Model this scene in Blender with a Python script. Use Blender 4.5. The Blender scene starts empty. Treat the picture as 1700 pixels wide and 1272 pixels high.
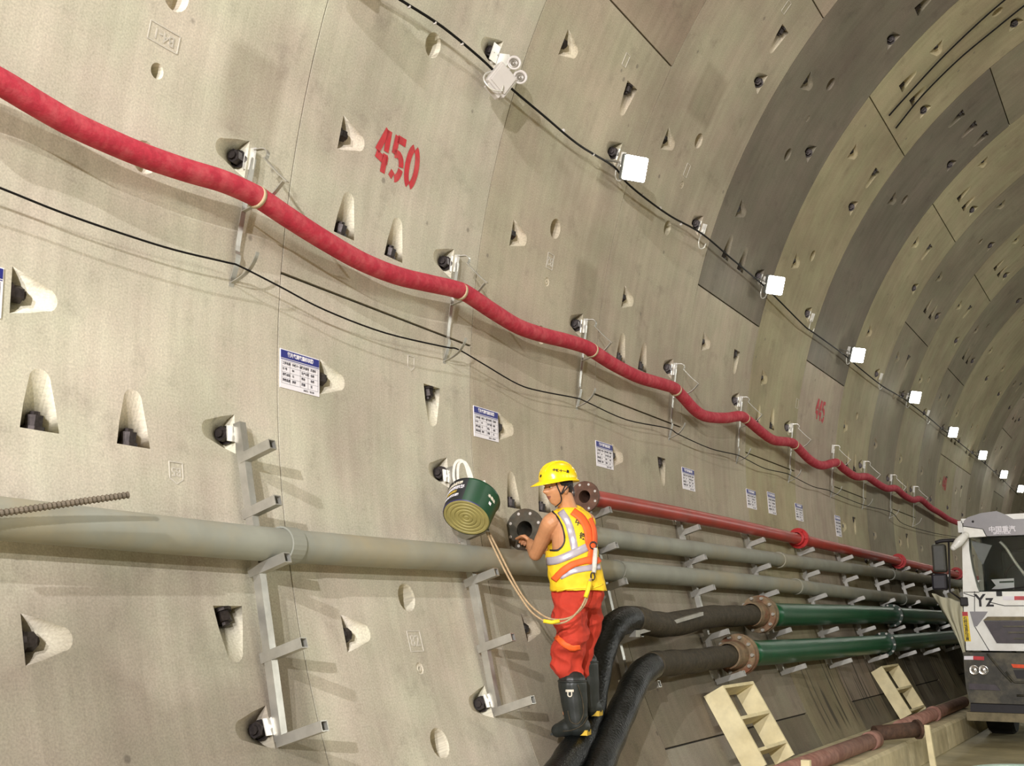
import bpy, bmesh, math, random
from math import sin, cos, pi, radians, degrees, atan2, sqrt, hypot
from mathutils import Vector, Matrix, Quaternion, geometry, noise

# ---------------------------------------------------------------- camera, world, lamps, exposure
H = 3.22                       # height of the tunnel axis above the road
RT = 6.309                     # inner radius of the lining
Y0 = 4.671                     # where ring 0 starts
RW = 2.0                       # ring width
FPX = 1910.2
YAW, PITCH = 0.515405, 0.202452
CAM = Vector((-2.19554, 0.0, -1.62198 + H))
SC = bpy.context.scene
COL = SC.collection
cd = bpy.data.cameras.new('camera'); cam = bpy.data.objects.new('camera', cd); COL.objects.link(cam)
cd.sensor_fit = 'HORIZONTAL'; cd.sensor_width = 36.0; cd.lens = FPX / 1700 * 36.0
cd.clip_start = 0.05; cd.clip_end = 400
FW = Vector((-sin(YAW) * cos(PITCH), cos(YAW) * cos(PITCH), sin(PITCH)))
RI = Vector((cos(YAW), sin(YAW), 0)); UP = RI.cross(FW)
cam.matrix_world = Matrix(((RI.x, UP.x, -FW.x, CAM.x), (RI.y, UP.y, -FW.y, CAM.y), (RI.z, UP.z, -FW.z, CAM.z), (0, 0, 0, 1)))
SC.camera = cam
SC.view_settings.view_transform = 'Standard'; SC.view_settings.look = 'None'
SC.view_settings.exposure = 0.52; SC.view_settings.gamma = 1.0; SC.view_settings.use_curve_mapping = False
wd = bpy.data.worlds.new('world'); SC.world = wd; wd.use_nodes = True
wd.node_tree.nodes['Background'].inputs[0].default_value = (0.78, 0.76, 0.66, 1)
wd.node_tree.nodes['Background'].inputs[1].default_value = 0.16

def light(name, kind, loc, energy, color, size=0.1, aim=None, parent=None, spot=None):
    l = bpy.data.lights.new(name, kind); l.energy = energy; l.color = color
    if kind == 'AREA': l.shape = 'DISK'; l.size = size
    else: l.shadow_soft_size = size
    if spot: l.spot_size = radians(spot); l.spot_blend = 0.9
    o = bpy.data.objects.new(name, l); COL.objects.link(o); o.location = loc
    if aim is not None: o.rotation_euler = (Vector(aim) - Vector(loc)).to_track_quat('-Z', 'Y').to_euler()
    if parent: o.parent = parent
    return o
LAMP_W = 15.0                  # watts of one string lamp
KEY_W = 5000.0                  # watts of the unseen floodlights added behind the camera
KEYS = [((0.2, -8.8, 4.9), 1.0), ((-1.8, -8.7, 7.2), 0.8)]

# ---------------------------------------------------------------- measuring helpers (real positions from sight lines)
def ray(px, py):
    return FW + RI * ((px - 850) / FPX) - UP * ((py - 636) / FPX)
def on_wall(px, py, off=0.0):
    d = ray(px, py); r = RT - off
    cz = CAM.z - H
    a = d.x * d.x + d.z * d.z; b = 2 * (CAM.x * d.x + cz * d.z); c = CAM.x ** 2 + cz * cz - r * r
    t = (-b + sqrt(b * b - 4 * a * c)) / (2 * a)
    return CAM + d * t
def th_y(p): return degrees(atan2(p.z - H, -p.x)), p.y
def wp(th, y, off=0.0):
    a = radians(th); return Vector((-(RT - off) * cos(a), y, H + (RT - off) * sin(a)))
def wframe(th, y, off=0.0):
    a = radians(th); P = wp(th, y, off)
    n = Vector((cos(a), 0, -sin(a))); t = Vector((sin(a), 0, cos(a)))
    return Matrix(((0, t.x, n.x, P.x), (1, t.y, n.y, P.y), (0, t.z, n.z, P.z), (0, 0, 0, 1)))
def at_y(px, py, Y):
    d = ray(px, py); return CAM + d * (Y / d.y)
def at_z(px, py, Z):
    d = ray(px, py); return CAM + d * ((Z - CAM.z) / d.z)
WH = Vector((-sin(YAW), cos(YAW), 0))
def at_w(px, py, w):
    d = ray(px, py); return CAM + d * (w / d.dot(WH))

# ---------------------------------------------------------------- object helpers
def tag(o, label=None, cat=None, group=None, kind=None):
    if label: o['label'] = label
    if cat: o['category'] = cat
    if group: o['group'] = group
    if kind: o['kind'] = kind
    return o
def empty(name, loc, label=None, cat=None, group=None, kind=None):
    o = bpy.data.objects.new(name, None); COL.objects.link(o); o.location = loc; o.empty_display_size = 0.1
    return tag(o, label, cat, group, kind)
def link(name, me, parent=None):
    o = bpy.data.objects.new(name, me); COL.objects.link(o)
    if parent is not None:
        o.parent = parent
        bpy_parent_fix(o, parent)
    return o
def world_of(p):
    m = p.matrix_basis.copy()
    while p.parent:
        m = p.parent.matrix_basis @ (p.matrix_parent_inverse @ m) if False else p.parent.matrix_basis @ p.matrix_parent_inverse @ m
        p = p.parent
    return m
def bpy_parent_fix(o, parent):
    o.matrix_parent_inverse = world_of(parent).inverted()
def copy_tree(o, parent=None):
    c = o.copy(); COL.objects.link(c)
    if parent is not None: c.parent = parent; c.matrix_parent_inverse = o.matrix_parent_inverse.copy()
    for ch in o.children: copy_tree(ch, c)
    return c

class MB:
    """collects shapes in world coordinates and links them as one mesh"""
    def __init__(s): s.v = []; s.f = []; s.m = []; s.sm = []; s.cur = 0
    def add(s, vs, fs, smooth=False):
        b = len(s.v); s.v += [Vector(v) for v in vs]
        for f in fs:
            s.f.append(tuple(i + b for i in f)); s.m.append(s.cur); s.sm.append(smooth)
        return s
    def box(s, c, d, M=None, bev=0.0):
        x, y, z = d[0] / 2, d[1] / 2, d[2] / 2
        M = M or Matrix.Identity(4)
        if bev <= 0:
            vs = [(-x, -y, -z), (x, -y, -z), (x, y, -z), (-x, y, -z), (-x, -y, z), (x, -y, z), (x, y, z), (-x, y, z)]
            fs = [(0, 3, 2, 1), (4, 5, 6, 7), (0, 1, 5, 4), (1, 2, 6, 5), (2, 3, 7, 6), (3, 0, 4, 7)]
            return s.add([M @ (Vector(v) + Vector(c)) for v in vs], fs)
        bm = bmesh.new(); bmesh.ops.create_cube(bm, size=1)
        for v in bm.verts: v.co = Vector((v.co.x * d[0], v.co.y * d[1], v.co.z * d[2]))
        bmesh.ops.bevel(bm, geom=list(bm.edges), offset=bev, segments=2, affect='EDGES', profile=0.5)
        s.bm(bm, M @ Matrix.Translation(c)); bm.free(); return s
    def bm(s, bm, M=None, smooth=False):
        M = M or Matrix.Identity(4)
        bm.verts.index_update()
        return s.add([M @ v.co for v in bm.verts], [[v.index for v in f.verts] for f in bm.faces], smooth)
    def tube(s, path, r, n=12, caps=True, smooth=True, closed=False, flat=None):
        path = [Vector(p) for p in path]; N = len(path)
        rs = r if isinstance(r, (list, tuple)) else [r] * N
        T = []
        for i in range(N):
            a = path[(i - 1) % N] if (i > 0 or closed) else path[0]
            b = path[(i + 1) % N] if (i < N - 1 or closed) else path[-1]
            T.append((b - a).normalized())
        ref = Vector((0, 0, 1)) if abs(T[0].z) < 0.9 else Vector((0, 1, 0))
        if flat is not None: ref = Vector(flat)
        u = (ref - T[0] * ref.dot(T[0])).normalized()
        vs = []
        for i in range(N):
            if i: u = (u - T[i] * u.dot(T[i])).normalized()
            w = T[i].cross(u)
            for k in range(n):
                a = 2 * pi * k / n
                vs.append(path[i] + (u * cos(a) + w * sin(a)) * rs[i])
        fs = []
        for i in range(N if closed else N - 1):
            j = (i + 1) % N
            for k in range(n):
                k2 = (k + 1) % n
                fs.append((i * n + k, i * n + k2, j * n + k2, j * n + k))
        s.add(vs, fs, smooth)
        if caps and not closed:
            b = len(s.v) - len(vs)
            s.f.append(tuple(b + k for k in reversed(range(n)))); s.m.append(s.cur); s.sm.append(False)
            s.f.append(tuple(b + (N - 1) * n + k for k in range(n))); s.m.append(s.cur); s.sm.append(False)
        return s
    def cyl(s, a, b, r, n=16, caps=True, smooth=True, r2=None):
        a = Vector(a); b = Vector(b)
        return s.tube([a, b], [r, r if r2 is None else r2], n, caps, smooth)
    def ring(s, c, ax, prof, n=24, smooth=False):
        """lathe: prof = [(along, radius)...] about axis ax at c"""
        ax = Vector(ax).normalized(); ref = Vector((0, 0, 1)) if abs(ax.z) < 0.9 else Vector((1, 0, 0))
        u = (ref - ax * ref.dot(ax)).normalized(); w = ax.cross(u); c = Vector(c)
        vs = []; fs = []
        for h, r in prof:
            for k in range(n):
                a = 2 * pi * k / n; vs.append(c + ax * h + (u * cos(a) + w * sin(a)) * r)
        for i in range(len(prof) - 1):
            for k in range(n):
                k2 = (k + 1) % n; fs.append((i * n + k, i * n + k2, (i + 1) * n + k2, (i + 1) * n + k))
        return s.add(vs, fs, smooth)
    def prism(s, poly, ext):
        """poly: world points of a planar outline; ext: vector"""
        n = len(poly); ext = Vector(ext); P = [Vector(p) for p in poly]
        vs = P + [p + ext for p in P]
        nrm = sum(((P[i] - P[0]).cross(P[(i + 1) % n] - P[0]) for i in range(n)), Vector())
        fs = [tuple(range(n)), tuple(range(2 * n - 1, n - 1, -1))] + [(i, i + n, (i + 1) % n + n, (i + 1) % n) for i in range(n)]
        if nrm.dot(ext) > 0: fs = [tuple(reversed(f)) for f in fs]
        return s.add(vs, fs)
    def sqtube(s, a, b, w, wall=0.005, up=(0, 0, 1), mouth=0.06):
        """square hollow section a->b, open at b with a real cavity"""
        a = Vector(a); b = Vector(b); t = (b - a).normalized(); up = Vector(up)
        v = (up - t * up.dot(t)).normalized(); u = t.cross(v); h = w / 2; g = h - wall
        sq = [(-1, -1), (1, -1), (1, 1), (-1, 1)]
        O = [[P + u * (x * h) + v * (y * h) for x, y in sq] for P in (a, b)]
        m = b - t * mouth
        I = [[P + u * (x * g) + v * (y * g) for x, y in sq] for P in (b, m)]
        vs = O[0] + O[1] + I[0] + I[1]; fs = [(3, 2, 1, 0)]
        for k in range(4):
            j = (k + 1) % 4
            fs += [(k, j, 4 + j, 4 + k), (4 + k, 4 + j, 8 + j, 8 + k), (8 + k, 8 + j, 12 + j, 12 + k)]
        fs.append((12, 13, 14, 15))
        return s.add(vs, fs)
    def build(s, name, mats, parent=None, autosmooth=None):
        me = bpy.data.meshes.new(name)
        if parent is None:
            org = Vector((0, 0, 0))
            if s.v:
                xs = [v.x for v in s.v]; ys = [v.y for v in s.v]; zs = [v.z for v in s.v]
                org = Vector(((min(xs) + max(xs)) / 2, (min(ys) + max(ys)) / 2, min(zs)))
        else: org = Vector((0, 0, 0))
        me.from_pydata([tuple(v - org) for v in s.v], [], s.f)
        for m in (mats if isinstance(mats, (list, tuple)) else [mats]): me.materials.append(m)
        for p, mi, sm in zip(me.polygons, s.m, s.sm): p.material_index = mi; p.use_smooth = sm
        me.update()
        o = bpy.data.objects.new(name, me); COL.objects.link(o)
        if parent is None: o.location = org
        else:
            o.parent = parent; o.matrix_parent_inverse = world_of(parent).inverted()
        return o
def spline(pts, n=8, closed=False):
    """Catmull-Rom through points"""
    P = [Vector(p) for p in pts]; N = len(P); out = []
    for i in range(N if closed else N - 1):
        p0 = P[(i - 1) % N] if (i > 0 or closed) else P[0] * 2 - P[1]
        p1 = P[i]; p2 = P[(i + 1) % N]
        p3 = P[(i + 2) % N] if (i + 2 < N or closed) else p2 * 2 - p1
        for k in range(n):
            t = k / n
            out.append(0.5 * ((2 * p1) + (p2 - p0) * t + (2 * p0 - 5 * p1 + 4 * p2 - p3) * t * t + (3 * p1 - p0 - 3 * p2 + p3) * t ** 3))
    if not closed: out.append(P[-1])
    return out
def text_mesh(name, txt, size, M, mat, parent=None, ext=0.0015, align='CENTER', bold=0.0, xs=1.0):
    cu = bpy.data.curves.new(name, 'FONT'); cu.body = txt; cu.size = size; cu.extrude = ext; cu.offset = bold
    cu.align_x = align; cu.align_y = 'CENTER'; cu.resolution_u = 3
    o = bpy.data.objects.new('tmp', cu); COL.objects.link(o)
    dg = bpy.context.evaluated_depsgraph_get(); dg.update()
    me = bpy.data.meshes.new_from_object(o.evaluated_get(dg)); bpy.data.objects.remove(o); bpy.data.curves.remove(cu)
    me.name = name
    me.transform(Matrix.Diagonal((xs, 1, 1, 1)))
    me.transform(M); me.materials.clear(); me.materials.append(mat)
    return link(name, me, parent)

# ---------------------------------------------------------------- materials
def new_mat(name):
    m = bpy.data.materials.new(name); m.use_nodes = True
    nt = m.node_tree; b = nt.nodes['Principled BSDF']; return m, nt, b
def srgb(r, g, b): 
    f = lambda c: (c / 255 / 12.92) if c / 255 <= 0.04045 else ((c / 255 + 0.055) / 1.055) ** 2.4
    return (f(r), f(g), f(b), 1)
def N(nt, t, **kw):
    n = nt.nodes.new(t)
    for k, v in kw.items(): setattr(n, k, v)
    return n
def mix_rgb(nt, a, b, fac, blend='MIX'):
    n = nt.nodes.new('ShaderNodeMix'); n.data_type = 'RGBA'; n.blend_type = blend
    for sock, val in ((n.inputs[0], fac), (n.inputs[6], a), (n.inputs[7], b)):
        if hasattr(val, 'links') or hasattr(val, 'is_linked'): nt.links.new(val, sock)
        else: sock.default_value = val
    return n.outputs[2]
def noise_n(nt, scale, detail=4, rough=0.55, vec=None, mapping=None, lo=0.35, hi=0.65):
    n = N(nt, 'ShaderNodeTexNoise'); n.inputs['Scale'].default_value = scale; n.inputs['Detail'].default_value = detail
    n.inputs['Roughness'].default_value = rough
    if vec is not None:
        if mapping:
            mp = N(nt, 'ShaderNodeMapping'); mp.inputs['Scale'].default_value = mapping; nt.links.new(vec, mp.inputs['Vector']); vec = mp.outputs[0]
        nt.links.new(vec, n.inputs['Vector'])
    r = N(nt, 'ShaderNodeMapRange'); r.inputs[1].default_value = lo; r.inputs[2].default_value = hi
    nt.links.new(n.outputs[0], r.inputs[0]); return r.outputs[0]
def simple(name, col, rough=0.5, metal=0.0, var=0.12, scale=12.0, bump=0.0, dirt=None, dirt_amt=0.4, coat=0.0, spec=0.5):
    m, nt, b = new_mat(name)
    tc = N(nt, 'ShaderNodeTexCoord').outputs['Object']
    c = tuple(col)
    dark = tuple(x * (1 - var) for x in c[:3]) + (1,); lite = tuple(min(1, x * (1 + var)) for x in c[:3]) + (1,)
    o = mix_rgb(nt, dark, lite, noise_n(nt, scale, vec=tc))
    if dirt:
        o = mix_rgb(nt, o, tuple(dirt), 0.0); mx = o.node
        f = noise_n(nt, scale * 0.35, 8, 0.65, vec=tc, lo=0.45, hi=0.7)
        mu = N(nt, 'ShaderNodeMath', operation='MULTIPLY'); mu.inputs[1].default_value = dirt_amt
        nt.links.new(f, mu.inputs[0]); nt.links.new(mu.outputs[0], mx.inputs[0])
    nt.links.new(o, b.inputs['Base Color'])
    b.inputs['Roughness'].default_value = rough; b.inputs['Metallic'].default_value = metal
    b.inputs['Coat Weight'].default_value = coat; b.inputs['Specular IOR Level'].default_value = spec
    if bump:
        bp = N(nt, 'ShaderNodeBump'); bp.inputs['Strength'].default_value = bump; bp.inputs['Distance'].default_value = 0.01
        nz = N(nt, 'ShaderNodeTexNoise'); nz.inputs['Scale'].default_value = scale * 3; nz.inputs['Detail'].default_value = 6
        nt.links.new(tc, nz.inputs['Vector']); nt.links.new(nz.outputs[0], bp.inputs['Height']); nt.links.new(bp.outputs[0], b.inputs['Normal'])
    return m
def emit(name, col, s):
    m, nt, b = new_mat(name); b.inputs['Base Color'].default_value = col
    b.inputs['Emission Color'].default_value = col; b.inputs['Emission Strength'].default_value = s; return m

def concrete_mat():
    m, nt, b = new_mat('segment_concrete')
    uv = N(nt, 'ShaderNodeUVMap', uv_map='sy').outputs[0]     # u = metres along the tunnel, v = metres up the wall
    at = N(nt, 'ShaderNodeAttribute', attribute_name='tone')
    big = noise_n(nt, 0.9, 5, 0.6, vec=uv)
    c = mix_rgb(nt, (0.82, 0.80, 0.78, 1), (1.10, 1.10, 1.08, 1), big)
    base = mix_rgb(nt, at.outputs['Color'], c, 1.0, 'MULTIPLY')
    # trowel and formwork streaks running round the ring
    st = noise_n(nt, 1.0, 6, 0.7, vec=uv, mapping=(9.0, 0.7, 1), lo=0.4, hi=0.62)
    c = mix_rgb(nt, (0.91, 0.905, 0.89, 1), (1.03, 1.03, 1.02, 1), st)
    base = mix_rgb(nt, base, c, 1.0, 'MULTIPLY')
    # blotches and fine speckle
    bl = noise_n(nt, 3.2, 8, 0.7, vec=uv, lo=0.56, hi=0.72)
    base = mix_rgb(nt, base, mix_rgb(nt, (1, 1, 1, 1), (0.76, 0.75, 0.75, 1), bl), 1.0, 'MULTIPLY')
    sp = noise_n(nt, 95, 4, 0.6, vec=uv, lo=0.3, hi=0.7)
    base = mix_rgb(nt, base, mix_rgb(nt, (0.80, 0.80, 0.79, 1), (1.14, 1.14, 1.13, 1), sp), 1.0, 'MULTIPLY')
    hu_ = noise_n(nt, 2.1, 4, 0.6, vec=uv, mapping=(1, 1, 3.7))
    base = mix_rgb(nt, base, mix_rgb(nt, (1.03, 0.98, 0.975, 1), (0.98, 1.01, 0.955, 1), hu_), 1.0, 'MULTIPLY')
    # small dark pits
    v = N(nt, 'ShaderNodeTexVoronoi'); v.inputs['Scale'].default_value = 2.6; nt.links.new(uv, v.inputs['Vector'])
    r = N(nt, 'ShaderNodeMapRange'); r.inputs[1].default_value = 0.035; r.inputs[2].default_value = 0.06; r.inputs[3].default_value = 0.6; r.inputs[4].default_value = 0.0
    nt.links.new(v.outputs['Distance'], r.inputs[0])
    base = mix_rgb(nt, base, (0.16, 0.14, 0.12, 1), r.outputs[0])
    # brown dust and damp film on the lower wall, deepened to offset strong floodlight
    sx = N(nt, 'ShaderNodeSeparateXYZ'); nt.links.new(uv, sx.inputs[0])
    w = N(nt, 'ShaderNodeTexNoise'); w.inputs['Scale'].default_value = 1.3; w.inputs['Detail'].default_value = 6; nt.links.new(uv, w.inputs['Vector'])
    ad = N(nt, 'ShaderNodeMath', operation='MULTIPLY_ADD'); ad.inputs[1].default_value = 1.5; nt.links.new(w.outputs[0], ad.inputs[0]); nt.links.new(sx.outputs[1], ad.inputs[2])
    r2 = N(nt, 'ShaderNodeMapRange'); r2.inputs[1].default_value = -0.35; r2.inputs[2].default_value = -1.2; r2.inputs[3].default_value = 0.0; r2.inputs[4].default_value = 0.85
    nt.links.new(ad.outputs[0], r2.inputs[0])
    ra = N(nt, 'ShaderNodeMapRange'); ra.inputs[1].default_value = 4.60; ra.inputs[2].default_value = 4.72; ra.inputs[3].default_value = 1.0; ra.inputs[4].default_value = 0.15; nt.links.new(sx.outputs[0], ra.inputs[0])
    rb = N(nt, 'ShaderNodeMapRange'); rb.inputs[1].default_value = 6.5; rb.inputs[2].default_value = 7.3; rb.inputs[3].default_value = 0.0; rb.inputs[4].default_value = 0.7; nt.links.new(sx.outputs[0], rb.inputs[0])
    rs = N(nt, 'ShaderNodeMath', operation='ADD'); nt.links.new(ra.outputs[0], rs.inputs[0]); nt.links.new(rb.outputs[0], rs.inputs[1])
    rm = N(nt, 'ShaderNodeMath', operation='MULTIPLY'); nt.links.new(r2.outputs[0], rm.inputs[0]); nt.links.new(rs.outputs[0], rm.inputs[1])
    base = mix_rgb(nt, base, mix_rgb(nt, base, (0.40, 0.375, 0.36, 1), 1.0, 'MULTIPLY'), rm.outputs[0])
    # long wet runs on the lowest segments further in
    dr = noise_n(nt, 1.0, 3, 0.5, vec=uv, mapping=(11.0, 0.5, 1), lo=0.575, hi=0.60)
    m1 = N(nt, 'ShaderNodeMapRange'); m1.inputs[1].default_value = -1.9; m1.inputs[2].default_value = -2.1; nt.links.new(sx.outputs[1], m1.inputs[0])
    m2 = N(nt, 'ShaderNodeMapRange'); m2.inputs[1].default_value = -3.0; m2.inputs[2].default_value = -2.85; nt.links.new(sx.outputs[1], m2.inputs[0])
    m3 = N(nt, 'ShaderNodeMapRange'); m3.inputs[1].default_value = 12.6; m3.inputs[2].default_value = 13.2; nt.links.new(sx.outputs[0], m3.inputs[0])
    p = dr
    for q in (m1, m2, m3):
        mm = N(nt, 'ShaderNodeMath', operation='MULTIPLY'); nt.links.new(p, mm.inputs[0]); nt.links.new(q.outputs[0], mm.inputs[1]); p = mm.outputs[0]
    mm = N(nt, 'ShaderNodeMath', operation='MULTIPLY'); mm.inputs[1].default_value = 0.9; nt.links.new(p, mm.inputs[0])
    base = mix_rgb(nt, base, (0.07, 0.062, 0.045, 1), mm.outputs[0])
    # darker repair patches
    for (u0, u1, v0, v1, amt) in ((4.06, 4.50, .85, 1.36, .80), (8.14, 8.52, .57, 1.30, .82), (9.2, 9.75, 3.0, 3.5, .8)):
        cur = None
        for idx, lo, hi in ((0, u0, u1), (1, v0, v1)):
            for e, sg in ((lo, 1), (hi, -1)):
                mr = N(nt, 'ShaderNodeMapRange'); mr.inputs[1].default_value = e - .02 * sg; mr.inputs[2].default_value = e + .04 * sg; nt.links.new(sx.outputs[idx], mr.inputs[0])
                if cur is None: cur = mr.outputs[0]
                else:
                    mu = N(nt, 'ShaderNodeMath', operation='MULTIPLY'); nt.links.new(cur, mu.inputs[0]); nt.links.new(mr.outputs[0], mu.inputs[1]); cur = mu.outputs[0]
        base = mix_rgb(nt, base, mix_rgb(nt, base, (amt, amt * .985, amt * .96, 1), 1.0, 'MULTIPLY'), cur)
    nt.links.new(base, b.inputs['Base Color'])
    b.inputs['Roughness'].default_value = 0.78; b.inputs['Specular IOR Level'].default_value = 0.2
    bp = N(nt, 'ShaderNodeBump'); bp.inputs['Strength'].default_value = 0.18; bp.inputs['Distance'].default_value = 0.006
    nz = N(nt, 'ShaderNodeTexNoise'); nz.inputs['Scale'].default_value = 26; nz.inputs['Detail'].default_value = 7
    nt.links.new(uv, nz.inputs['Vector']); nt.links.new(nz.outputs[0], bp.inputs['Height']); nt.links.new(bp.outputs[0], b.inputs['Normal'])
    return m
M = {}
M['conc'] = concrete_mat()
M['pocket'] = simple('pocket_concrete', srgb(190, 184, 172), 0.8, var=0.1, scale=14, bump=0.1)
M['gasket'] = simple('joint_gasket', srgb(48, 42, 34), 0.9)
M['nut'] = simple('blackened_steel', srgb(52, 46, 44), 0.45, 0.7, var=0.3, scale=60)
M['galv'] = simple('galvanised_steel', srgb(188, 186, 178), 0.38, 0.75, var=0.12, scale=9, dirt=srgb(120, 108, 90), dirt_amt=0.35)
M['galvwhite'] = simple('zinc_plate', srgb(226, 224, 216), 0.3, 0.5, var=0.05)
M['tubein'] = simple('tube_inside', srgb(30, 26, 22), 0.9)
M['pipe'] = simple('grey_pipe_paint', srgb(142, 143, 132), 0.6, 0.0, var=0.1, scale=3.0, dirt=srgb(164, 150, 118), dirt_amt=0.7, bump=0.06, spec=.35)
M['redpipe'] = simple('red_pipe_paint', srgb(166, 52, 38), 0.4, 0.0, var=0.1, scale=4, dirt=srgb(120, 62, 46), dirt_amt=0.5)
M['greenpipe'] = simple('green_pipe_paint', srgb(16, 82, 50), 0.34, 0.0, var=0.08, scale=4, spec=.35)
M['greencollar'] = simple('dark_green_flange', srgb(14, 46, 28), 0.4)
M['redhose'] = simple('red_woven_hose', srgb(176, 50, 66), 0.75, var=0.12, scale=30, bump=0.2, spec=.25, dirt=srgb(206, 104, 108), dirt_amt=0.6)
M['wire'] = simple('black_cable', srgb(22, 20, 18), 0.85, spec=0.2)
M['steel'] = simple('dull_steel', srgb(160, 156, 146), 0.45, 0.6, var=0.15, scale=20)
M['rust'] = simple('rusty_flange_steel', srgb(122, 104, 78), 0.75, 0.1, var=0.3, scale=14, dirt=srgb(118, 52, 24), dirt_amt=0.95, bump=0.3)
M['rustpipe'] = simple('rusted_pipe', srgb(150, 112, 98), 0.75, 0.0, var=0.2, scale=14, dirt=srgb(112, 66, 54), dirt_amt=0.7, bump=0.2)
M['darkflange'] = simple('dark_flange_steel', srgb(82, 80, 70), 0.55, 0.4, var=0.25, scale=18, dirt=srgb(96, 70, 48), dirt_amt=0.6)
M['brownflange'] = simple('brown_flange_steel', srgb(100, 72, 58), 0.6, 0.3, var=0.25, scale=18)
M['rubber'] = simple('black_rubber_hose', srgb(7, 9, 8), 0.3, var=0.3, scale=18, bump=0.8, spec=0.32)
M['rubberdust'] = simple('dusty_rubber_hose', srgb(66, 59, 46), 0.7, var=0.25, scale=30, bump=0.4, spec=.25, dirt=srgb(42, 38, 30), dirt_amt=0.7)
M['white'] = simple('white_plastic', srgb(190, 184, 178), 0.4, var=0.03)
M['paper'] = simple('white_sheet', srgb(232, 228, 234), 0.5, var=0.02)
M['blue'] = simple('navy_print', srgb(22, 30, 120), 0.5, var=0.05)
M['ink'] = simple('dark_print', srgb(70, 66, 74), 0.6)
M['redpaint'] = simple('red_stencil_paint', srgb(186, 36, 46), 0.65, var=0.14, scale=20, dirt=srgb(196, 120, 110), dirt_amt=0.25)
M['ply'] = simple('pale_yellow_timber', srgb(226, 214, 172), 0.7, var=0.1, scale=7, bump=0.1, dirt=srgb(190, 172, 122), dirt_amt=0.5)
M['kerb'] = simple('kerb_concrete', srgb(200, 188, 152), 0.8, var=0.14, scale=5, bump=0.3, dirt=srgb(136, 124, 94), dirt_amt=0.7)
M['roadm'] = simple('wet_road_concrete', srgb(176, 166, 130), 0.5, var=0.18, scale=1.6, bump=0.2, dirt=srgb(96, 88, 62), dirt_amt=0.8)
M['lampface'] = emit('lamp_face', (1.0, 0.99, 0.88, 1), 26.0)
M['keyface'] = emit('floodlight_face', (1.0, 0.96, 0.86, 1), 30.0)
M['lampbody'] = simple('lamp_housing', srgb(110, 112, 108), 0.5, 0.3)
# ---------------------------------------------------------------- tunnel lining
TONE = {'beige': srgb(194, 189, 177)[:3], 'pale': srgb(196, 192, 182)[:3], 'mauve': srgb(178, 167, 154)[:3], 'dark': srgb(126, 120, 110)[:3],
        'olive': srgb(174, 166, 140)[:3], 'brown': srgb(166, 153, 140)[:3], 'cool': srgb(178, 170, 155)[:3], 'greyl': srgb(150, 143, 126)[:3]}
A0 = 2.25; DA = 360 / 27.0      # joints and bolts repeat every 13.33 degrees
J = lambda n: A0 + DA * n
JOINTS = {-1: [-3, 4], 0: [-2, 0], 1: [-3, 2], 2: [-2, 0, 3], 3: [-2, 1, 4], 4: [-3, 0, 3], 5: [-2, 1, 4], 6: [-3, 0, 3], 7: [-2, 2, 5], 8: [-3, 0, 3], 9: [-2, 2], 10: [-3, 1, 4]}
K0, K1 = -8, 26
rnd = random.Random(5)
def ring_joints(k):
    js = list(JOINTS.get(k, [[-3, 0, 3], [-2, 2], [-3, 1, 4]][k % 3]))
    js = [j for j in js if j > -3 or True]
    while js[-1] < 14: js.append(js[-1] + 3)
    return [j for j in js if -33 < J(j) < 211]
TONES = {-1: 'beige', 0: 'beige', 1: 'cool', 2: 'cool', 3: 'dark', 4: 'olive', 5: 'dark', 6: 'olive', 7: 'greyl', 8: 'olive', 9: 'greyl', 10: 'olive'}
def seg_tone(k, lo, hi):
    mid = (lo + hi) / 2
    if hi < -20: return ('brown' if k < 0 else 'beige') if k < 3 else 'greyl'
    if k in (3, 5) and lo < 12: return 'cool' if k == 3 else 'mauve'
    if k == 2 and lo > 35: return 'mauve'
    if k == 1 and lo > 25: return 'brown'
    if k == 4 and lo > 35: return 'olive'
    if k == 5 and lo > 50: return 'greyl'
    return TONES.get(k, ['olive', 'cool', 'greyl', 'mauve'][(k * 7 + int(mid)) % 4])

# pockets seen in the photograph: (px, py of the flat end, direction the flat end faces, size)
PK = []
def P_(kind, *pts):
    for x, y in pts: PK.append((x, y, kind))
P_('R', (410, 265), (390, 721), (449, 1207), (751, 438), (744, 785), (812, 1165), (828, 92), (1027, 257), (966, 541), (1116, 613), (1163, 375), (1266, 141),
   (1226, 667), (1311, 711), (1348, 257), (1484, 71), (1418, 347), (1537, 187), (1580, 277), (1687, 44), (1265, 462), (1345, 523))
P_('L', (18, 481), (38, 1062), (565, 219), (530, 625), (571, 1052), (849, 386), (826, 707), (935, 69), (870, 1042), (1034, 492), (1103, 229), (1016, 755), (1226, 345),
   (1166, 566), (1264, 626), (1318, 432), (1414, 250), (1554, 76), (1337, 132), (1480, 328))
P_('D', (66, 715), (222, 741), (571, 392), (653, 430), (854, 844), (905, 851), (1030, 602), (1066, 616), (1203, 430), (1228, 450), (1258, 708), (1281, 713),
   (1495, 148), (1512, 172), (1521, 20))
P_('U', (378, 1006), (717, 641), (1050, 141), (1098, 760), (1304, 47), (1224, 582), (1457, 282), (1600, 186), (1621, 204), (1640, 220))
HOLES = [(240, 261, .066), (293, -8, .066), (719, 75, .066), (675, 992, .07), (730, 1234, .072), (922, 380, .066), (898, 556, .06), (1160, 234, .06), (1108, 379, .06),
         (1308, 257, .06), (1379, 140, .06), (1349, 425, .06), (1502, 332, .06), (1656, 20, .06), (1690, 138, .06), (261, 118, .04)]
INSERTS = [(697, 1110), (908, 468), (1132, 307), (1341, 197)]

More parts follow.
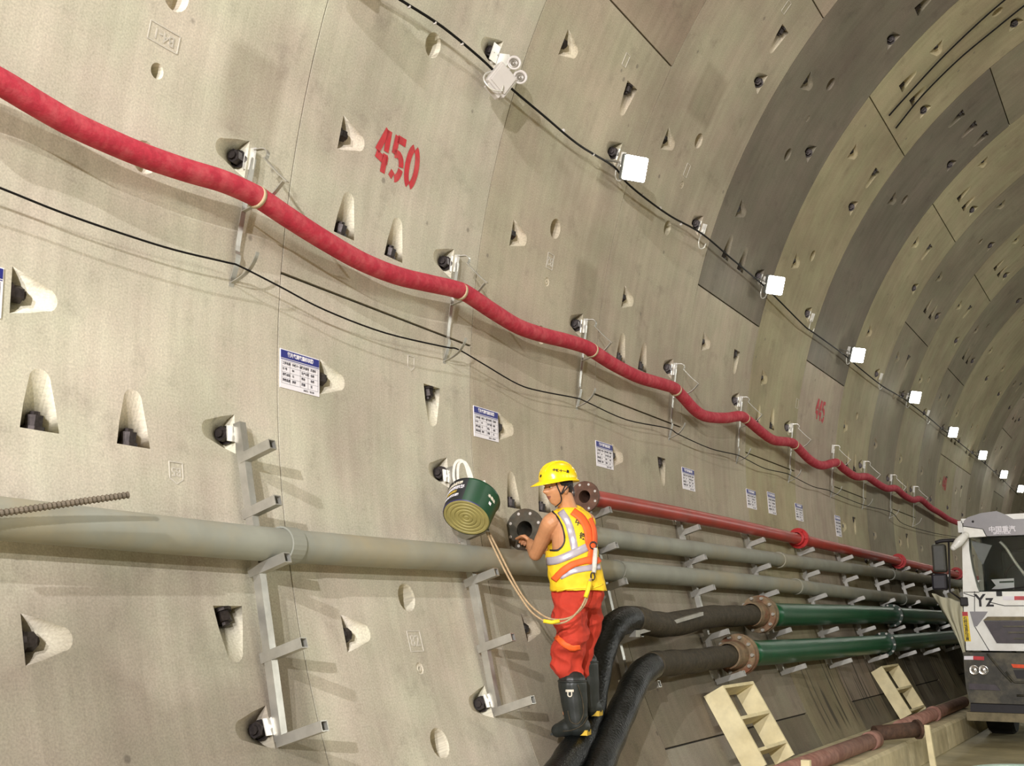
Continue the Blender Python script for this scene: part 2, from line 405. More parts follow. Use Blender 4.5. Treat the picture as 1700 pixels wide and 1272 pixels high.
def pocket_outline(kind, s, y, sc):
    L, wv, r = 0.235 * sc, 0.205 * sc, 0.05 * sc
    if kind in 'DU': L, wv, r = 0.27 * sc, 0.195 * sc, .056 * sc
    a, b = {'R': ((0, 1), (1, 0)), 'L': ((0, -1), (1, 0)), 'U': ((1, 0), (0, 1)), 'D': ((-1, 0), (0, 1))}[kind]
    loc = [(0.0, -wv / 2), (-(L - r) * 0.5, -(wv / 2 + r) / 2 - 0.004)]
    for i in range(9):
        t = -pi / 2 - pi * i / 8
        loc.append((-(L - r) + r * cos(t), r * sin(t)))
    loc += [(-(L - r) * 0.5, (wv / 2 + r) / 2 + 0.004), (0.0, wv / 2)]
    to = lambda p: (s + p[0] * a[0] + p[1] * b[0], y + p[0] * a[1] + p[1] * b[1])
    return loc, to, wv
def circle_outline(s, y, r, n=18): return [(s + r * cos(2 * pi * i / n), y + r * sin(2 * pi * i / n)) for i in range(n)]

def surf(s, y, d=0.0):
    a = s / RT; return Vector((-(RT + d) * cos(a), y, H + (RT + d) * sin(a)))
feat = {}                       # ring -> list of (kind, s, y, scale)
explicit = []
for x, y, kd in PK:
    p = on_wall(x, y); th, yy = th_y(p); explicit.append((kd, radians(th) * RT, yy, 1.0))
for x, y, r in HOLES:
    th, yy = th_y(on_wall(x, y)); explicit.append(('O', radians(th) * RT, yy, r * 1.22 if r > .05 else r))
for x, y in INSERTS:
    th, yy = th_y(on_wall(x, y)); explicit.append(('I', radians(th) * RT, yy, 0.036))
def taken(s, y, d=0.36): return any(abs(e[1] - s) < d and abs(e[2] - y) < d for e in explicit)
for e in explicit: feat.setdefault(int(math.floor((e[2] - Y0) / RW)), []).append(e)
# rings further in and overhead repeat the same pocket pattern
def proc(k):
    y0 = Y0 + k * RW; js = ring_joints(k); out = []
    far = k > 5
    for n in range(-2, 12):
        thR = 6.7 + DA * n; thL = -2.6 + DA * n
        if min(abs(thR - J(j)) for j in js) > 3 and (far or k >= 0): out.append(('R', thR, y0 + RW - 0.33))
        if min(abs(thL - J(j)) for j in js) > 3: out.append(('L', thL, y0 + 0.34))
    for j in js:
        out += [('D', J(j) + 3.2, y0 + 0.75), ('D', J(j) + 3.2, y0 + 1.2), ('U', J(j) - 3.2, y0 + 1.1)]
    for n in range(0, 5):
        out.append(('O', 13.0 + 26.6 * n + (k % 3) * 6, y0 + 1.0))
    return [(a, radians(b) * RT, c, 0.06 if a == 'O' else 1.0) for a, b, c in out]
for k in range(K0 + 2, 20):
    lim = (47 if k < 6 else -14.0)
    if k < 0: lim = 60
    acc = feat.setdefault(k, [])
    for e in proc(k):
        if degrees(e[1] / RT) < lim or degrees(e[1] / RT) > 120: continue
        if any(abs(q[1] - e[1]) < 0.42 and abs(q[2] - e[2]) < 0.42 for q in acc): continue
        acc.append(e)

class Wall:
    def __init__(s): s.v = []; s.f = []; s.nrm = []; s.uv = []; s.tone = []; s.mat = []
    def vert(s, sv, y, d=0.0, n=True):
        s.v.append(surf(sv, y, d)); a = sv / RT
        s.nrm.append((cos(a), 0, -sin(a)) if n else (0, 0, 0)); s.uv.append((y, sv)); return len(s.v) - 1
    def face(s, idx, tone, mat=0): s.f.append(tuple(idx)); s.tone.append(tone); s.mat.append(mat)
walls = {n: Wall() for n in ('wall_left', 'ceiling', 'wall_right')}
nuts = []
def side(mid): return 'wall_left' if mid < 48 else ('ceiling' if mid < 132 else 'wall_right')
def facing(w, idx):
    """winding so that the face looks towards the tunnel axis"""
    a, b, c = (w.v[i] for i in idx[:3]); n = (b - a).cross(c - a); m = (a + b + c) / 3
    ax = Vector((0, m.y, H)) - m
    return idx if n.dot(ax) > 0 else tuple(reversed(idx))
def lit_pocket_tone(t): return tuple(min(.8, c * 1.28) for c in t)  # pocket interiors get a lighter tone standing in for the light they catch
def pocket(w, f, tone):
    kd, s, y, sc = f
    if kd == 'O':
        r = sc; n = 18
        rings = [[w.vert(s + q * cos(2 * pi * i / n), y + q * sin(2 * pi * i / n), d, False) for i in range(n)] for q, d in ((r, 0), (r * .93, .012), (r * .86, .10), (r * .3, .115))]
        for A, B in zip(rings, rings[1:]):
            for i in range(n): w.face(facing(w, (A[i], A[(i + 1) % n], B[(i + 1) % n], B[i])), lit_pocket_tone(tone), 0)
        w.face(facing(w, tuple(rings[-1])), lit_pocket_tone(tone), 0); return
    if kd == 'I':
        r = sc; n = 16
        rings = [[w.vert(s + q * cos(2 * pi * i / n), y + q * sin(2 * pi * i / n), d, False) for i in range(n)] for q, d in ((r, 0), (r * .85, .008), (r * .6, .008), (r * .55, .002), (r * .3, .002), (r * .28, .03))]
        for A, B in zip(rings, rings[1:]):
            for i in range(n): w.face(facing(w, (A[i], A[(i + 1) % n], B[(i + 1) % n], B[i])), lit_pocket_tone(tone), 0)
        w.face(facing(w, tuple(rings[-1])), lit_pocket_tone(tone), 0); return
    loc, to, wv = pocket_outline(kd, s, y, sc)
    n = len(loc); D = 0.088 * sc
    top = [w.vert(*to(p), 0.0, False) for p in loc]
    # the deep end is a flat face with a U profile; a half cone runs out of it to the round shallow end
    Q = []
    for i, p in enumerate(loc):
        u = (i / (n - 1)) * 2 - 1
        bb = wv / 2 * (abs(u) ** 1.15) * (1 if u > 0 else -1)
        dd = D * (1 - abs(u) ** 2.6) ** 0.8
        Q.append(w.vert(*to((-0.012 * (1 - abs(u)), bb)), dd, False))
    for i in range(n - 1):
        idx = (top[i], top[i + 1], Q[i + 1], Q[i]) if i not in (0, n - 2) else ((top[i], top[i + 1], Q[i + 1]) if i == 0 else (top[i], top[i + 1], Q[i]))
        w.face(facing(w, idx), lit_pocket_tone(tone), 0)
    w.face(facing(w, tuple([top[0]] + Q[1:-1] + [top[-1]])), lit_pocket_tone(tone), 0)
    px = {'R': (0, 1), 'L': (0, -1), 'U': (1, 0), 'D': (-1, 0)}[kd]
    c = surf(*to((-0.01, 0)), D * 0.52); c2 = surf(*to((-0.06 * sc, 0)), D * 0.40)
    nuts.append((c, c + (c2 - c) * 1.25, 0.039 * sc, y, degrees(s / RT)))
G1, G2 = 0.0045, 0.0075
def patch(k, th0, th1):
    y0 = Y0 + k * RW + G1; y1 = Y0 + (k + 1) * RW - G1
    s0 = radians(th0) * RT + G2; s1 = radians(th1) * RT - G2
    w = walls[side((th0 + th1) / 2)]; tone = TONE[seg_tone(k, th0, th1)]
    jit = 1 + rnd.uniform(-.05, .05); tone = tuple(c * jit for c in tone)
    fs = [f for f in feat.get(k, []) if s0 + .28 < f[1] < s1 - .28 and y0 + .05 < f[2] < y1 - .05] if True else []
    polys = []
    ok = []
    for f in fs:
        pl = circle_outline(f[1], f[2], f[3]) if f[0] in 'OI' else [pocket_outline(f[0], f[1], f[2], f[3])[1](p) for p in pocket_outline(f[0], f[1], f[2], f[3])[0]]
        if f[0] == 'O': pl = circle_outline(f[1], f[2], f[3])
        if min(p[1] for p in pl) < y0 + .01 or max(p[1] for p in pl) > y1 - .01: continue
        ok.append(f); polys.append(pl)
    ns = max(2, int(round((s1 - s0) / (RT * radians(2.2))))); ny = 4 if k < 14 else 2
    V = []; E = []
    def add(p): V.append(Vector(p)); return len(V) - 1
    bd = [add((s0 + (s1 - s0) * i / ns, y0)) for i in range(ns + 1)] + [add((s1, y0 + (y1 - y0) * i / ny)) for i in range(1, ny + 1)] + \
         [add((s1 + (s0 - s1) * i / ns, y1)) for i in range(1, ns + 1)] + [add((s0, y1 + (y0 - y1) * i / ny)) for i in range(1, ny)]
    E += [(bd[i], bd[(i + 1) % len(bd)]) for i in range(len(bd))]
    for pl in polys:
        ids = [add(p) for p in pl]; E += [(ids[i], ids[(i + 1) % len(ids)]) for i in range(len(ids))]
    def near(p):
        for pl in polys:
            xs = [q[0] for q in pl]; ys = [q[1] for q in pl]
            if min(xs) - .03 < p[0] < max(xs) + .03 and min(ys) - .03 < p[1] < max(ys) + .03: return True
        return False
    for i in range(1, ns):
        for j in range(1, ny):
            p = (s0 + (s1 - s0) * i / ns, y0 + (y1 - y0) * j / ny)
            if not near(p): add(p)
    if polys:
        r = geometry.delaunay_2d_cdt(V, E, [], 1, 1e-5); vo, fo = r[0], r[2]
    else:
        r = geometry.delaunay_2d_cdt(V, E, [], 1, 1e-5); vo, fo = r[0], r[2]
    def inside(c, pl):
        t = False; n = len(pl); j = n - 1
        for i in range(n):
            if (pl[i][1] > c[1]) != (pl[j][1] > c[1]) and c[0] < (pl[j][0] - pl[i][0]) * (c[1] - pl[i][1]) / (pl[j][1] - pl[i][1]) + pl[i][0]: t = not t
            j = i
        return t
    ids = [w.vert(v[0], v[1]) for v in vo]
    for f in fo:
        c = sum((vo[i] for i in f), Vector((0, 0))) / len(f)
        if any(inside(c, pl) for pl in polys): continue
        w.face(facing(w, tuple(ids[i] for i in f)), tone)
    # edges of the segment, 35 mm deep
    bv = [w.vert(V[i][0], V[i][1], 0, False) for i in bd]; bw = [w.vert(V[i][0], V[i][1], 0.035, False) for i in bd]
    for i in range(len(bd)):
        j = (i + 1) % len(bd); w.face((bv[i], bv[j], bw[j], bw[i]), tone, 0)
    for f in ok: pocket(w, f, tone)
for k in range(K0, K1):
    js = ring_joints(k); ths = sorted(set([-33.0] + [J(j) for j in js] + [213.0]))
    for a, b in zip(ths, ths[1:]):
        if b - a > 1: patch(k, a, b)
lining = {}
for nme, w in walls.items():
    # gasket backing shell behind the joints
    lo, hi = {'wall_left': (-33, 66), 'ceiling': (24, 156), 'wall_right': (114, 213)}[nme]
    lo, hi = {'wall_left': (-33, 50), 'ceiling': (50, 130), 'wall_right': (130, 213)}[nme]
    st = int((hi - lo) / 4) + 1
    me = bpy.data.meshes.new(nme)
    base = len(w.v); ncol = st + 1
    for yy in (Y0 + K0 * RW, Y0 + K1 * RW):
        for i in range(ncol): w.vert(radians(lo + (hi - lo) * i / st) * RT, yy, 0.14 if False else 0.034, True)
    # backing sits only behind the joints: strips, so that the pockets stay open
    w.v = w.v[:base]; w.nrm = w.nrm[:base]; w.uv = w.uv[:base]
    for k in range(K0, K1 + 1):
        yc = Y0 + k * RW
        for i in range(st):
            a, b = [radians(lo + (hi - lo) * (i + q) / st) * RT for q in (0, 1)]
            w.face(facing(w, tuple(w.vert(p, q, 0.03, False) for p, q in ((a, yc - .03), (a, yc + .03), (b, yc + .03), (b, yc - .03)))), (0.1, 0.1, 0.1), 2)
    for k in range(K0, K1):
        for j in ring_joints(k):
            if lo <= J(j) < hi:
                a = radians(J(j)) * RT
                w.face(facing(w, tuple(w.vert(p, q, 0.025, False) for p, q in ((a - .03, Y0 + k * RW), (a - .03, Y0 + (k + 1) * RW), (a + .03, Y0 + (k + 1) * RW), (a + .03, Y0 + k * RW)))), (0.1, 0.1, 0.1), 2)
    me.from_pydata([tuple(v) for v in w.v], [], w.f)
    for mt in (M['conc'], M['pocket'], M['gasket']): me.materials.append(mt)
    me.polygons.foreach_set('material_index', w.mat)
    me.polygons.foreach_set('use_smooth', [True] * len(w.f))
    me.uv_layers.new(name='sy'); me.color_attributes.new('tone', 'FLOAT_COLOR', 'CORNER')
    uvs = []; cols = []
    for p, t in zip(me.polygons, w.tone):
        for li in p.loop_indices:
            uvs += w.uv[me.loops[li].vertex_index]; cols += (*t, 1.0)
    me.uv_layers['sy'].data.foreach_set('uv', uvs)
    me.color_attributes['tone'].data.foreach_set('color', cols)
    me.update()
    cn = []
    for p in me.polygons:
        fl = p.normal
        for li in p.loop_indices:
            v = w.nrm[me.loops[li].vertex_index]
            cn.append(v if v != (0, 0, 0) else tuple(fl))
    # pocket cones: average neighbouring faces so the half cone reads round
    me.normals_split_custom_set(cn)
    o = bpy.data.objects.new(nme, me); COL.objects.link(o); o['kind'] = 'structure'; lining[nme] = o
WL = lining['wall_left']

# nuts in the pockets
nuts = [q for q in nuts]
nuts.sort(key=lambda q: (q[0] - CAM).length)
rest = MB(); cnt = 0
def nut_into(mb, q):
    a, b, r = q[0], q[1], q[2]
    mb.cyl(a, a + (b - a) * 0.25, r * 1.25, 12, True, False)
    mb.cyl(a + (b - a) * 0.25, b, r, 6, True, False)
    mb.cyl(b, b + (b - a) * 0.25, r * 0.55, 8, True, False)
for q in nuts:
    inview = q[4] < 60 and q[3] > 2.4
    if inview and cnt < 95:
        mb = MB(); nut_into(mb, q); mb.build('bolt_head', M['nut'], WL); cnt += 1
    elif q[4] < 110 and q[3] < 34: nut_into(rest, q)
o = rest.build('bolt_head', M['nut'], WL); o['kind'] = 'stuff'

mb = MB(); c_ = on_wall(261, 120, -.095); mb.cyl(c_, on_wall(261, 120, -.075), .03, 16); mb.build('hole_plug', M['redpaint'], WL)['label'] = 'red plug deep in the small hole'
# painted ring numbers (stencilled strokes) and cast marks
def stroke(mb, pts, w, Mx, dz=0.0015):
    P = [Vector((x, y, 0)) for x, y in pts]
    L = []; R = []
    for i, p in enumerate(P):
        a = P[max(0, i - 1)]; b = P[min(len(P) - 1, i + 1)]; t = (b - a).normalized(); nn = Vector((-t.y, t.x, 0))
        L.append(p + nn * w / 2); R.append(p - nn * w / 2)
    vs = [Mx @ (v + Vector((0, 0, dz))) for v in L + R]; n = len(P)
    mb.add(vs, [(i, i + n, i + 1 + n, i + 1) for i in range(n - 1)])
def arc(cx, cy, rx, ry, a0, a1, n=8): return [(cx + rx * cos(radians(a0 + (a1 - a0) * i / n)), cy + ry * sin(radians(a0 + (a1 - a0) * i / n))) for i in range(n + 1)]
def digit(mb, d, Mx, x0, w, h, t):
    S = lambda pts: stroke(mb, [(x0 + p[0] * w, p[1] * h) for p in pts], t, Mx)
    if d == '4':
        S([(.60, 1.0), (.05, .42)]); S([(.0, .36), (.58, .30)]); S([(.74, 1.0), (.74, .50)]); S([(.74, .44), (.74, 0)]); S([(.86, .31), (1.0, .31)])
    elif d == '5':
        S([(.22, .94), (.92, .94)]); S([(.17, 1.0), (.13, .56)]); S([(.17, .56)] + arc(.45, .32, .42, .28, 110, 5, 6)); S(arc(.45, .32, .42, .30, -5, -85, 5)); S([(.36, .05), (.06, .12)])
    elif d == '0':
        S(arc(.5, .5, .40, .46, 80, -80, 12)); S(arc(.5, .5, .40, .46, 100, 260, 12))
def number(txt, px, py, wid, hgt, label):
    th, y = th_y(on_wall(px, py)); mb = MB(); Mx = wframe(th, y, 0.0)
    n = len(txt); cw = wid / n
    for i, ch in enumerate(txt):
        x0 = -wid / 2 + i * cw
        # follow the curve of the wall: one frame per number is flat to within 2 mm
        digit(mb, ch, Mx @ Matrix.Translation((0, -hgt / 2, 0.003 + 0.0)), x0, cw * 0.80, hgt, 0.05)
    o = mb.build('painted_number', M['redpaint'], WL); o['label'] = label; return o
number('450', 662, 265, 0.47, 0.27, 'red stencilled number 450')
number('445', 1362, 682, 0.47, 0.28, 'red stencilled number 445')
number('440', 1568, 803, 0.47, 0.28, 'faded red stencilled number 440')
def stamp(px, py, txt, w, h, rot, pent=False):
    th, y = th_y(on_wall(px, py)); Mx = wframe(th, y, 0.0) @ Matrix.Rotation(rot, 4, 'Z')
    mb = MB(); e = 0.006
    pts = [(-w / 2, -h / 2), (w / 2, -h / 2), (w / 2, h / 2), (-w / 2, h / 2)]
    if pent: pts = [(-w / 2, -h / 2), (w / 2, -h / 2), (w / 2, h * .3), (0, h * .55), (-w / 2, h * .3)]
    n = len(pts)
    for i in range(n):
        a = Vector((*pts[i], 0)); b = Vector((*pts[(i + 1) % n], 0)); d = (b - a).normalized(); nn = Vector((-d.y, d.x, 0)) * e
        mb.prism([Mx @ (a - nn * .5), Mx @ (b - nn * .5), Mx @ (b + nn * .5), Mx @ (a + nn * .5)], (Mx.to_3x3() @ Vector((0, 0, .0045))))
    o = mb.build('cast_mark', M['pocket'], WL)
    if txt: text_mesh('cast_lettering', txt, h * (0.62 if pent else .8), Mx @ Matrix.Translation((0, -h * .05 if pent else 0, 0.001)), M['pocket'], o, ext=0.003, bold=0.0008)
stamp(272, 62, 'B4-1', .19, .09, pi)
stamp(292, 785, 'B5', .085, .10, pi, True)
stamp(913, 434, 'B2', .10, .12, pi); stamp(689, 1065, '82', .13, .12, 0); stamp(682, 603, '', .07, .09, pi, True)
stamp(1140, 283, '', .08, .12, 0); stamp(1039, 100, '', .07, .10, 0); stamp(1305, 12, '', .08, .12, 0); stamp(1323, 670, '', .10, .12, 0)

# ---------------------------------------------------------------- road and kerb
mb = MB(); mb.add([(-5.45, -11.3, 0), (5.45, -11.3, 0), (5.45, 56, 0), (-5.45, 56, 0)], [(0, 1, 2, 3)]); fl = mb.build('floor', M['roadm']); fl['kind'] = 'structure'
KT = 0.30
mb = MB(); seglen = 2.4; yk = -3.4
while yk < 54:
    a, b = yk + .01, yk + seglen - .01
    zt = KT
    prof = [(-5.40, 0), (-4.84, 0), (-4.86, zt - .03), (-4.89, zt), (-5.55, zt)]
    mb.prism([(x, a, z) for x, z in prof], (0, b - a, 0)); yk += seglen
kb = mb.build('kerb', M['kerb']); tag(kb, 'low pale concrete kerb running along the foot of the curved wall', 'kerb')
# ---------------------------------------------------------------- lamp string on the wall
M['strap'] = simple('worn_strap', srgb(178, 160, 128), 0.7)
def lamp_body(th, y, lit=True):
    pass
WHITEN = (0.98, 1.0, 0.95)
def wall_bracket(name, label, th, y, group, loop=True):
    """zinc plate on the bolt with a hook loop hanging below"""
    r = empty(name, wp(th, y), label, 'bracket', group); F = wframe(th, y)
    mb = MB()
    mb.box((.012, -.005, -0.003), (.06, .10, .006), F); mb.box((0.04, -.02, 0.02), (.006, .11, .05), F)
    mb.build('plate', M['galvwhite'], r)
    if loop:
        pts = [F @ Vector(p) for p in ((.0, -.06, .04), (-.045, -.13, .05), (-.05, -.19, .06), (-.01, -.225, .07), (.045, -.20, .08), (.06, -.15, .085))]
        mb = MB(); mb.tube(spline(pts, 5), .006, 6); mb.build('hook', M['galvwhite'], r)
    return r
LAMPS = [(1055, 280), (1288, 474), (1425, 590), (1520, 660), (1583, 718), (1632, 756), (1667, 788), (1695, 812)]
lamp_pts = []
for i, (x, y) in enumerate(LAMPS):
    p = on_wall(x, y, 0.26); th, yy = th_y(p); lamp_pts.append((th, yy, x, y))
behind = [(lamp_pts[0][0], lamp_pts[0][1] - 4.0 * n) for n in (1, 2, 3)]
TXT = ['first string floodlight from the photographer, glaring white next to the ring 2 joint', 'second string floodlight along the cable, on the boundary of the dark grey segment',
       'third string floodlight along the cable', 'fourth string floodlight along the cable', 'fifth string floodlight along the cable', 'sixth string floodlight along the cable',
       'seventh string floodlight along the cable', 'small farthest string floodlight, above the white truck cab']
def make_lamp(th, y, label, first=False):
    c = wp(th, y, .26)
    r = empty('string_floodlight', wp(th, y, 0.0), label, 'lamp', 'floodlights on the cable along the wall')
    n = (Vector((0, y, H)) - c).normalized()
    aim = (n * 1.0 + Vector((0, -0.7, -0.15))).normalized()
    zq = aim.to_track_quat('Z', 'Y').to_matrix().to_4x4(); T = Matrix.Translation(c) @ zq
    mb = MB(); mb.box((0, 0, -.035), (.23, .21, .05), T, .012)
    for k in range(5): mb.box((-.08 + .04 * k, 0, -.07), (.006, .15, .03), T)
    mb.build('housing', M['lampbody'], r)
    mb = MB(); mb.box((0, 0, -.006), (.21, .20, .03), T, .0145); mb.build('lamp_face', M['lampface'], r)
    F = wframe(th, y)
    mb = MB(); mb.tube([F @ Vector((-.05, .02, -.02)), F @ Vector((-.05, .02, .12)), T @ Vector((-.12, 0, -.03))], .009, 6)
    mb.build('mounting_arm', M['galv'], r)
    light('lamp_light', 'SPOT', c + aim * 0.06, LAMP_W, WHITEN, 0.09, aim=c + aim, parent=r, spot=172).matrix_parent_inverse = world_of(r).inverted()
    return r
for (th, yy, x, y), t in zip(lamp_pts, TXT): make_lamp(th, yy, t)
for th, yy in behind: make_lamp(th, yy, 'string floodlight on the near wall outside the left of the view')
# unseen lamps added on the opposite wall to light the tunnel, stronger than the string
opp = None
for n in range(-2, 9):
    th, yy = 180 - lamp_pts[0][0], lamp_pts[0][1] + 4 * n - 1
    c = wp(th, yy, .26); r = empty('string_floodlight', wp(th, yy, 0), 'unseen floodlight added on the far side wall to light the tunnel', 'lamp', 'added floodlights on the far side wall')
    aim = ((Vector((0, yy, H)) - c).normalized() * .8 + Vector((0, -.6, -.2))).normalized()
    T = Matrix.Translation(c) @ aim.to_track_quat('Z', 'Y').to_matrix().to_4x4()
    mb = MB(); mb.box((0, 0, -.035), (.22, .17, .05), T, .012); mb.build('housing', M['lampbody'], r)
    mb = MB(); mb.box((0, 0, -.006), (.19, .14, .012), T, .004); mb.build('lamp_face', M['lampface'], r)
    mb = MB(); mb.tube([wp(th, yy, -.01), T @ Vector((0, 0, -.05))], .012, 6); mb.build('mounting_arm', M['galv'], r)
    light('lamp_light', 'SPOT', c + aim * .06, LAMP_W * 17.5, WHITEN, .09, aim=c + aim, parent=r, spot=165).matrix_parent_inverse = world_of(r).inverted()
# floodlights inferred from cast shadows, on an unseen mast added behind the photographer
mast = empty('added_floodlight_mast', (-.8, -9.3, 0), 'unseen floodlight mast added behind the photographer', 'lamp')
mb = MB(); mb.cyl((-.8, -9.3, 0.03), (-.8, -9.3, 7.3), .04, 12); mb.build('pole', M['galv'], mast)
for a in (0, 120, 240):
    mb = MB(); mb.cyl((-.8, -9.3, .9), (-.8 + .9 * cos(radians(a)), -9.3 + .9 * sin(radians(a)), .02), .02, 8); mb.build('leg', M['galv'], mast)
for (c, s) in KEYS:
    c = Vector(c); aim = (Vector((-5.8, 7, 1.8)) - c).normalized()
    T = Matrix.Translation(c) @ aim.to_track_quat('Z', 'Y').to_matrix().to_4x4()
    mb = MB(); mb.box((0, 0, -.06), (.42, .34, .1), T, .015); mb.cyl(c - aim * .1, (-.8, -9.3, min(7.25, c.z)), .018, 8); hs = mb.build('floodlight_head', M['lampbody'], mast)
    mb = MB(); mb.box((0, 0, -.004), (.38, .3, .012), T); fc = mb.build('lamp_face', M['keyface'], hs)
    l = light('mast_light', 'SPOT', c + aim * .06, KEY_W * s, (1.0, 0.98, 1.0), .07, aim=c + aim, spot=150); l.parent = mast; l.matrix_parent_inverse = world_of(mast).inverted()

# brackets of the lamp string, one on every ring bolt
BR = [((1027, 256), 'zinc bracket in the pocket left of the brightest floodlight'), ((1163, 375), 'zinc cable bracket between the first and second floodlights'),
      ((1265, 462), 'zinc bracket beside the second floodlight'), ((1345, 523), 'zinc cable bracket between the second and third floodlights'),
      ((1406, 578), 'zinc bracket beside the third floodlight'), ((1460, 622), 'zinc cable bracket between the third and fourth floodlights'),
      ((1505, 655), 'zinc bracket beside the fourth floodlight'), ((1539, 683), 'zinc cable bracket between the fourth and fifth floodlights')]
for (x, y), t in BR:
    th, yy = th_y(on_wall(x, y)); wall_bracket('cable_bracket', t, th, yy, 'brackets of the lamp cable')
M['lens'] = simple('grey_lens', srgb(120, 114, 104), 0.3, .2)
# twin head emergency light
th, yy = th_y(on_wall(828, 92)); F = wframe(th, yy)
em = empty('emergency_light', wp(th, yy, 0), 'white twin-head emergency light box hooked on the upper wall bolt', 'lamp')
cth = on_wall(831, 134, .16); th2, y2 = th_y(cth); T = wframe(th2, y2, .16) @ Matrix.Rotation(radians(-30), 4, 'Z') @ Matrix.Rotation(radians(-28), 4, 'Y')
mb = MB(); mb.box((0, 0, 0), (.17, .20, .06), T, .008); mb.box((0, .0, .034), (.14, .165, .012), T, .004); mb.box((0, -.115, .0), (.12, .03, .045), T, .005); mb.build('case', M['white'], em)
for sx, sy in ((-.01, .165), (.085, .125)):
    C2 = T @ Vector((sx, sy, .03)); ax = (T.to_3x3() @ Vector((0, 0, 1)))
    ax = Vector((.55, -.8, -.15)).normalized()
    mb = MB(); mb.ring(C2, ax, [(-.035, .0), (-.035, .03), (0, .048), (.010, .05), (.010, .036), (-.006, .032)], 24, True); hd = mb.build('lamp_head', M['white'], em)
    mb = MB(); mb.ring(C2, ax, [(-.006, .033), (.002, .016), (-.004, .014), (.004, 0)], 20, True); mb.build('lens', M['lens'], hd)
    mb = MB(); mb.tube([T @ Vector((sx * .5, .09, .0)), C2 - ax * .03], .007, 6); mb.build('lamp_stem', M['galvwhite'], hd)
mb = MB(); mb.box((-.05, -.005, .0), (.085, .12, .006), F); mb.box((0.0, -.03, .04), (.006, .09, .10), F); mb.build('plate', M['galvwhite'], em)
pts = [T @ Vector(p) for p in ((-.08, .02, -.02), (-.11, -.06, 0), (-.10, -.13, .03), (-.03, -.15, .05), (.03, -.10, .055), (.02, -.05, .05))]
mb = MB(); mb.tube(spline(pts, 5), .006, 6); mb.build('hook', M['galvwhite'], em)

def wall_path(pts, off): return [on_wall(x, y, off if not isinstance(off, list) else off[i]) for i, (x, y) in enumerate(pts)]
cb = [(600, -40), (665, 0), (735, 45), (798, 97), (824, 122), (850, 148), (900, 190), (960, 240), (1018, 276), (1040, 303), (1075, 332), (1115, 360), (1165, 388), (1215, 430), (1262, 469), (1290, 496), (1335, 541), (1350, 552),
      (1400, 588), (1428, 612), (1465, 641), (1500, 662), (1540, 692), (1566, 714), (1590, 733), (1633, 768), (1665, 797), (1690, 822)]
mb = MB(); mb.tube(spline(wall_path(cb, .10), 5), .009, 7); c1 = mb.build('lamp_cable', M['wire']); tag(c1, 'thick black cable linking the string floodlights along the upper wall', 'cable')
for (x, y) in ((678, 10), (721, 37), (766, 72), (935, 216), (984, 256), (1066, 322), (1096, 345), (1130, 372)):
    p = on_wall(x, y, .10); p2 = on_wall(x + 6, y + 5, .10); mb = MB(); mb.cyl(p, p + (p2 - p).normalized() * .012, .0125, 8); mb.build('cable_tie', M['white'], c1)
wi = [(-80, 283), (0, 312), (100, 352), (200, 387), (290, 415), (378, 436), (398, 442), (463, 475), (540, 515), (640, 553), (738, 576), (760, 580), (800, 603), (860, 638), (900, 650), (957, 661), (975, 668), (1040, 697), (1108, 711),
      (1128, 722), (1180, 745), (1222, 755), (1238, 762), (1270, 778), (1305, 786), (1320, 793), (1350, 808), (1375, 814), (1387, 820), (1435, 839), (1480, 851), (1500, 870), (1550, 885), (1590, 892)]
mb = MB(); mb.tube(spline(wall_path(wi, .12), 5), .0055, 6); c2 = mb.build('signal_wire', M['wire']); tag(c2, 'thin black wire sagging between hooks below the red hose', 'wire')
hp = [(-120, 85), (-60, 107), (0, 136), (60, 172), (120, 206), (180, 234), (240, 259), (310, 283), (370, 301), (418, 322), (440, 335), (480, 362), (540, 400), (600, 434), (660, 458), (710, 470), (755, 480), (775, 488), (820, 518), (860, 542), (900, 556), (940, 566), (972, 576), (990, 587),
      (1020, 606), (1060, 626), (1100, 638), (1118, 644), (1130, 655), (1155, 682), (1175, 692), (1205, 694), (1228, 691), (1240, 697), (1265, 718), (1285, 731), (1310, 734), (1320, 739), (1345, 764), (1365, 773), (1388, 768), (1400, 778), (1420, 791), (1440, 792),
      (1455, 802), (1472, 811), (1487, 811), (1500, 822), (1515, 830), (1528, 829), (1545, 843), (1560, 852), (1575, 862), (1592, 869)]
ho = [.20] * len(hp)
HR = .056
mb = MB(); mb.tube(spline(wall_path(hp, .21), 5), HR, 18); hz = mb.build('red_hose', M['redhose']); tag(hz, 'thick red fabric hose hung in waves along the wall', 'hose')

def strip(mb, q, w, th, sd):
    for a, b in zip(q, q[1:]):
        n2 = sd.cross((b - a)).normalized() * th; mb.prism([a - sd * w / 2, a + sd * w / 2, b + sd * w / 2, b - sd * w / 2], n2)
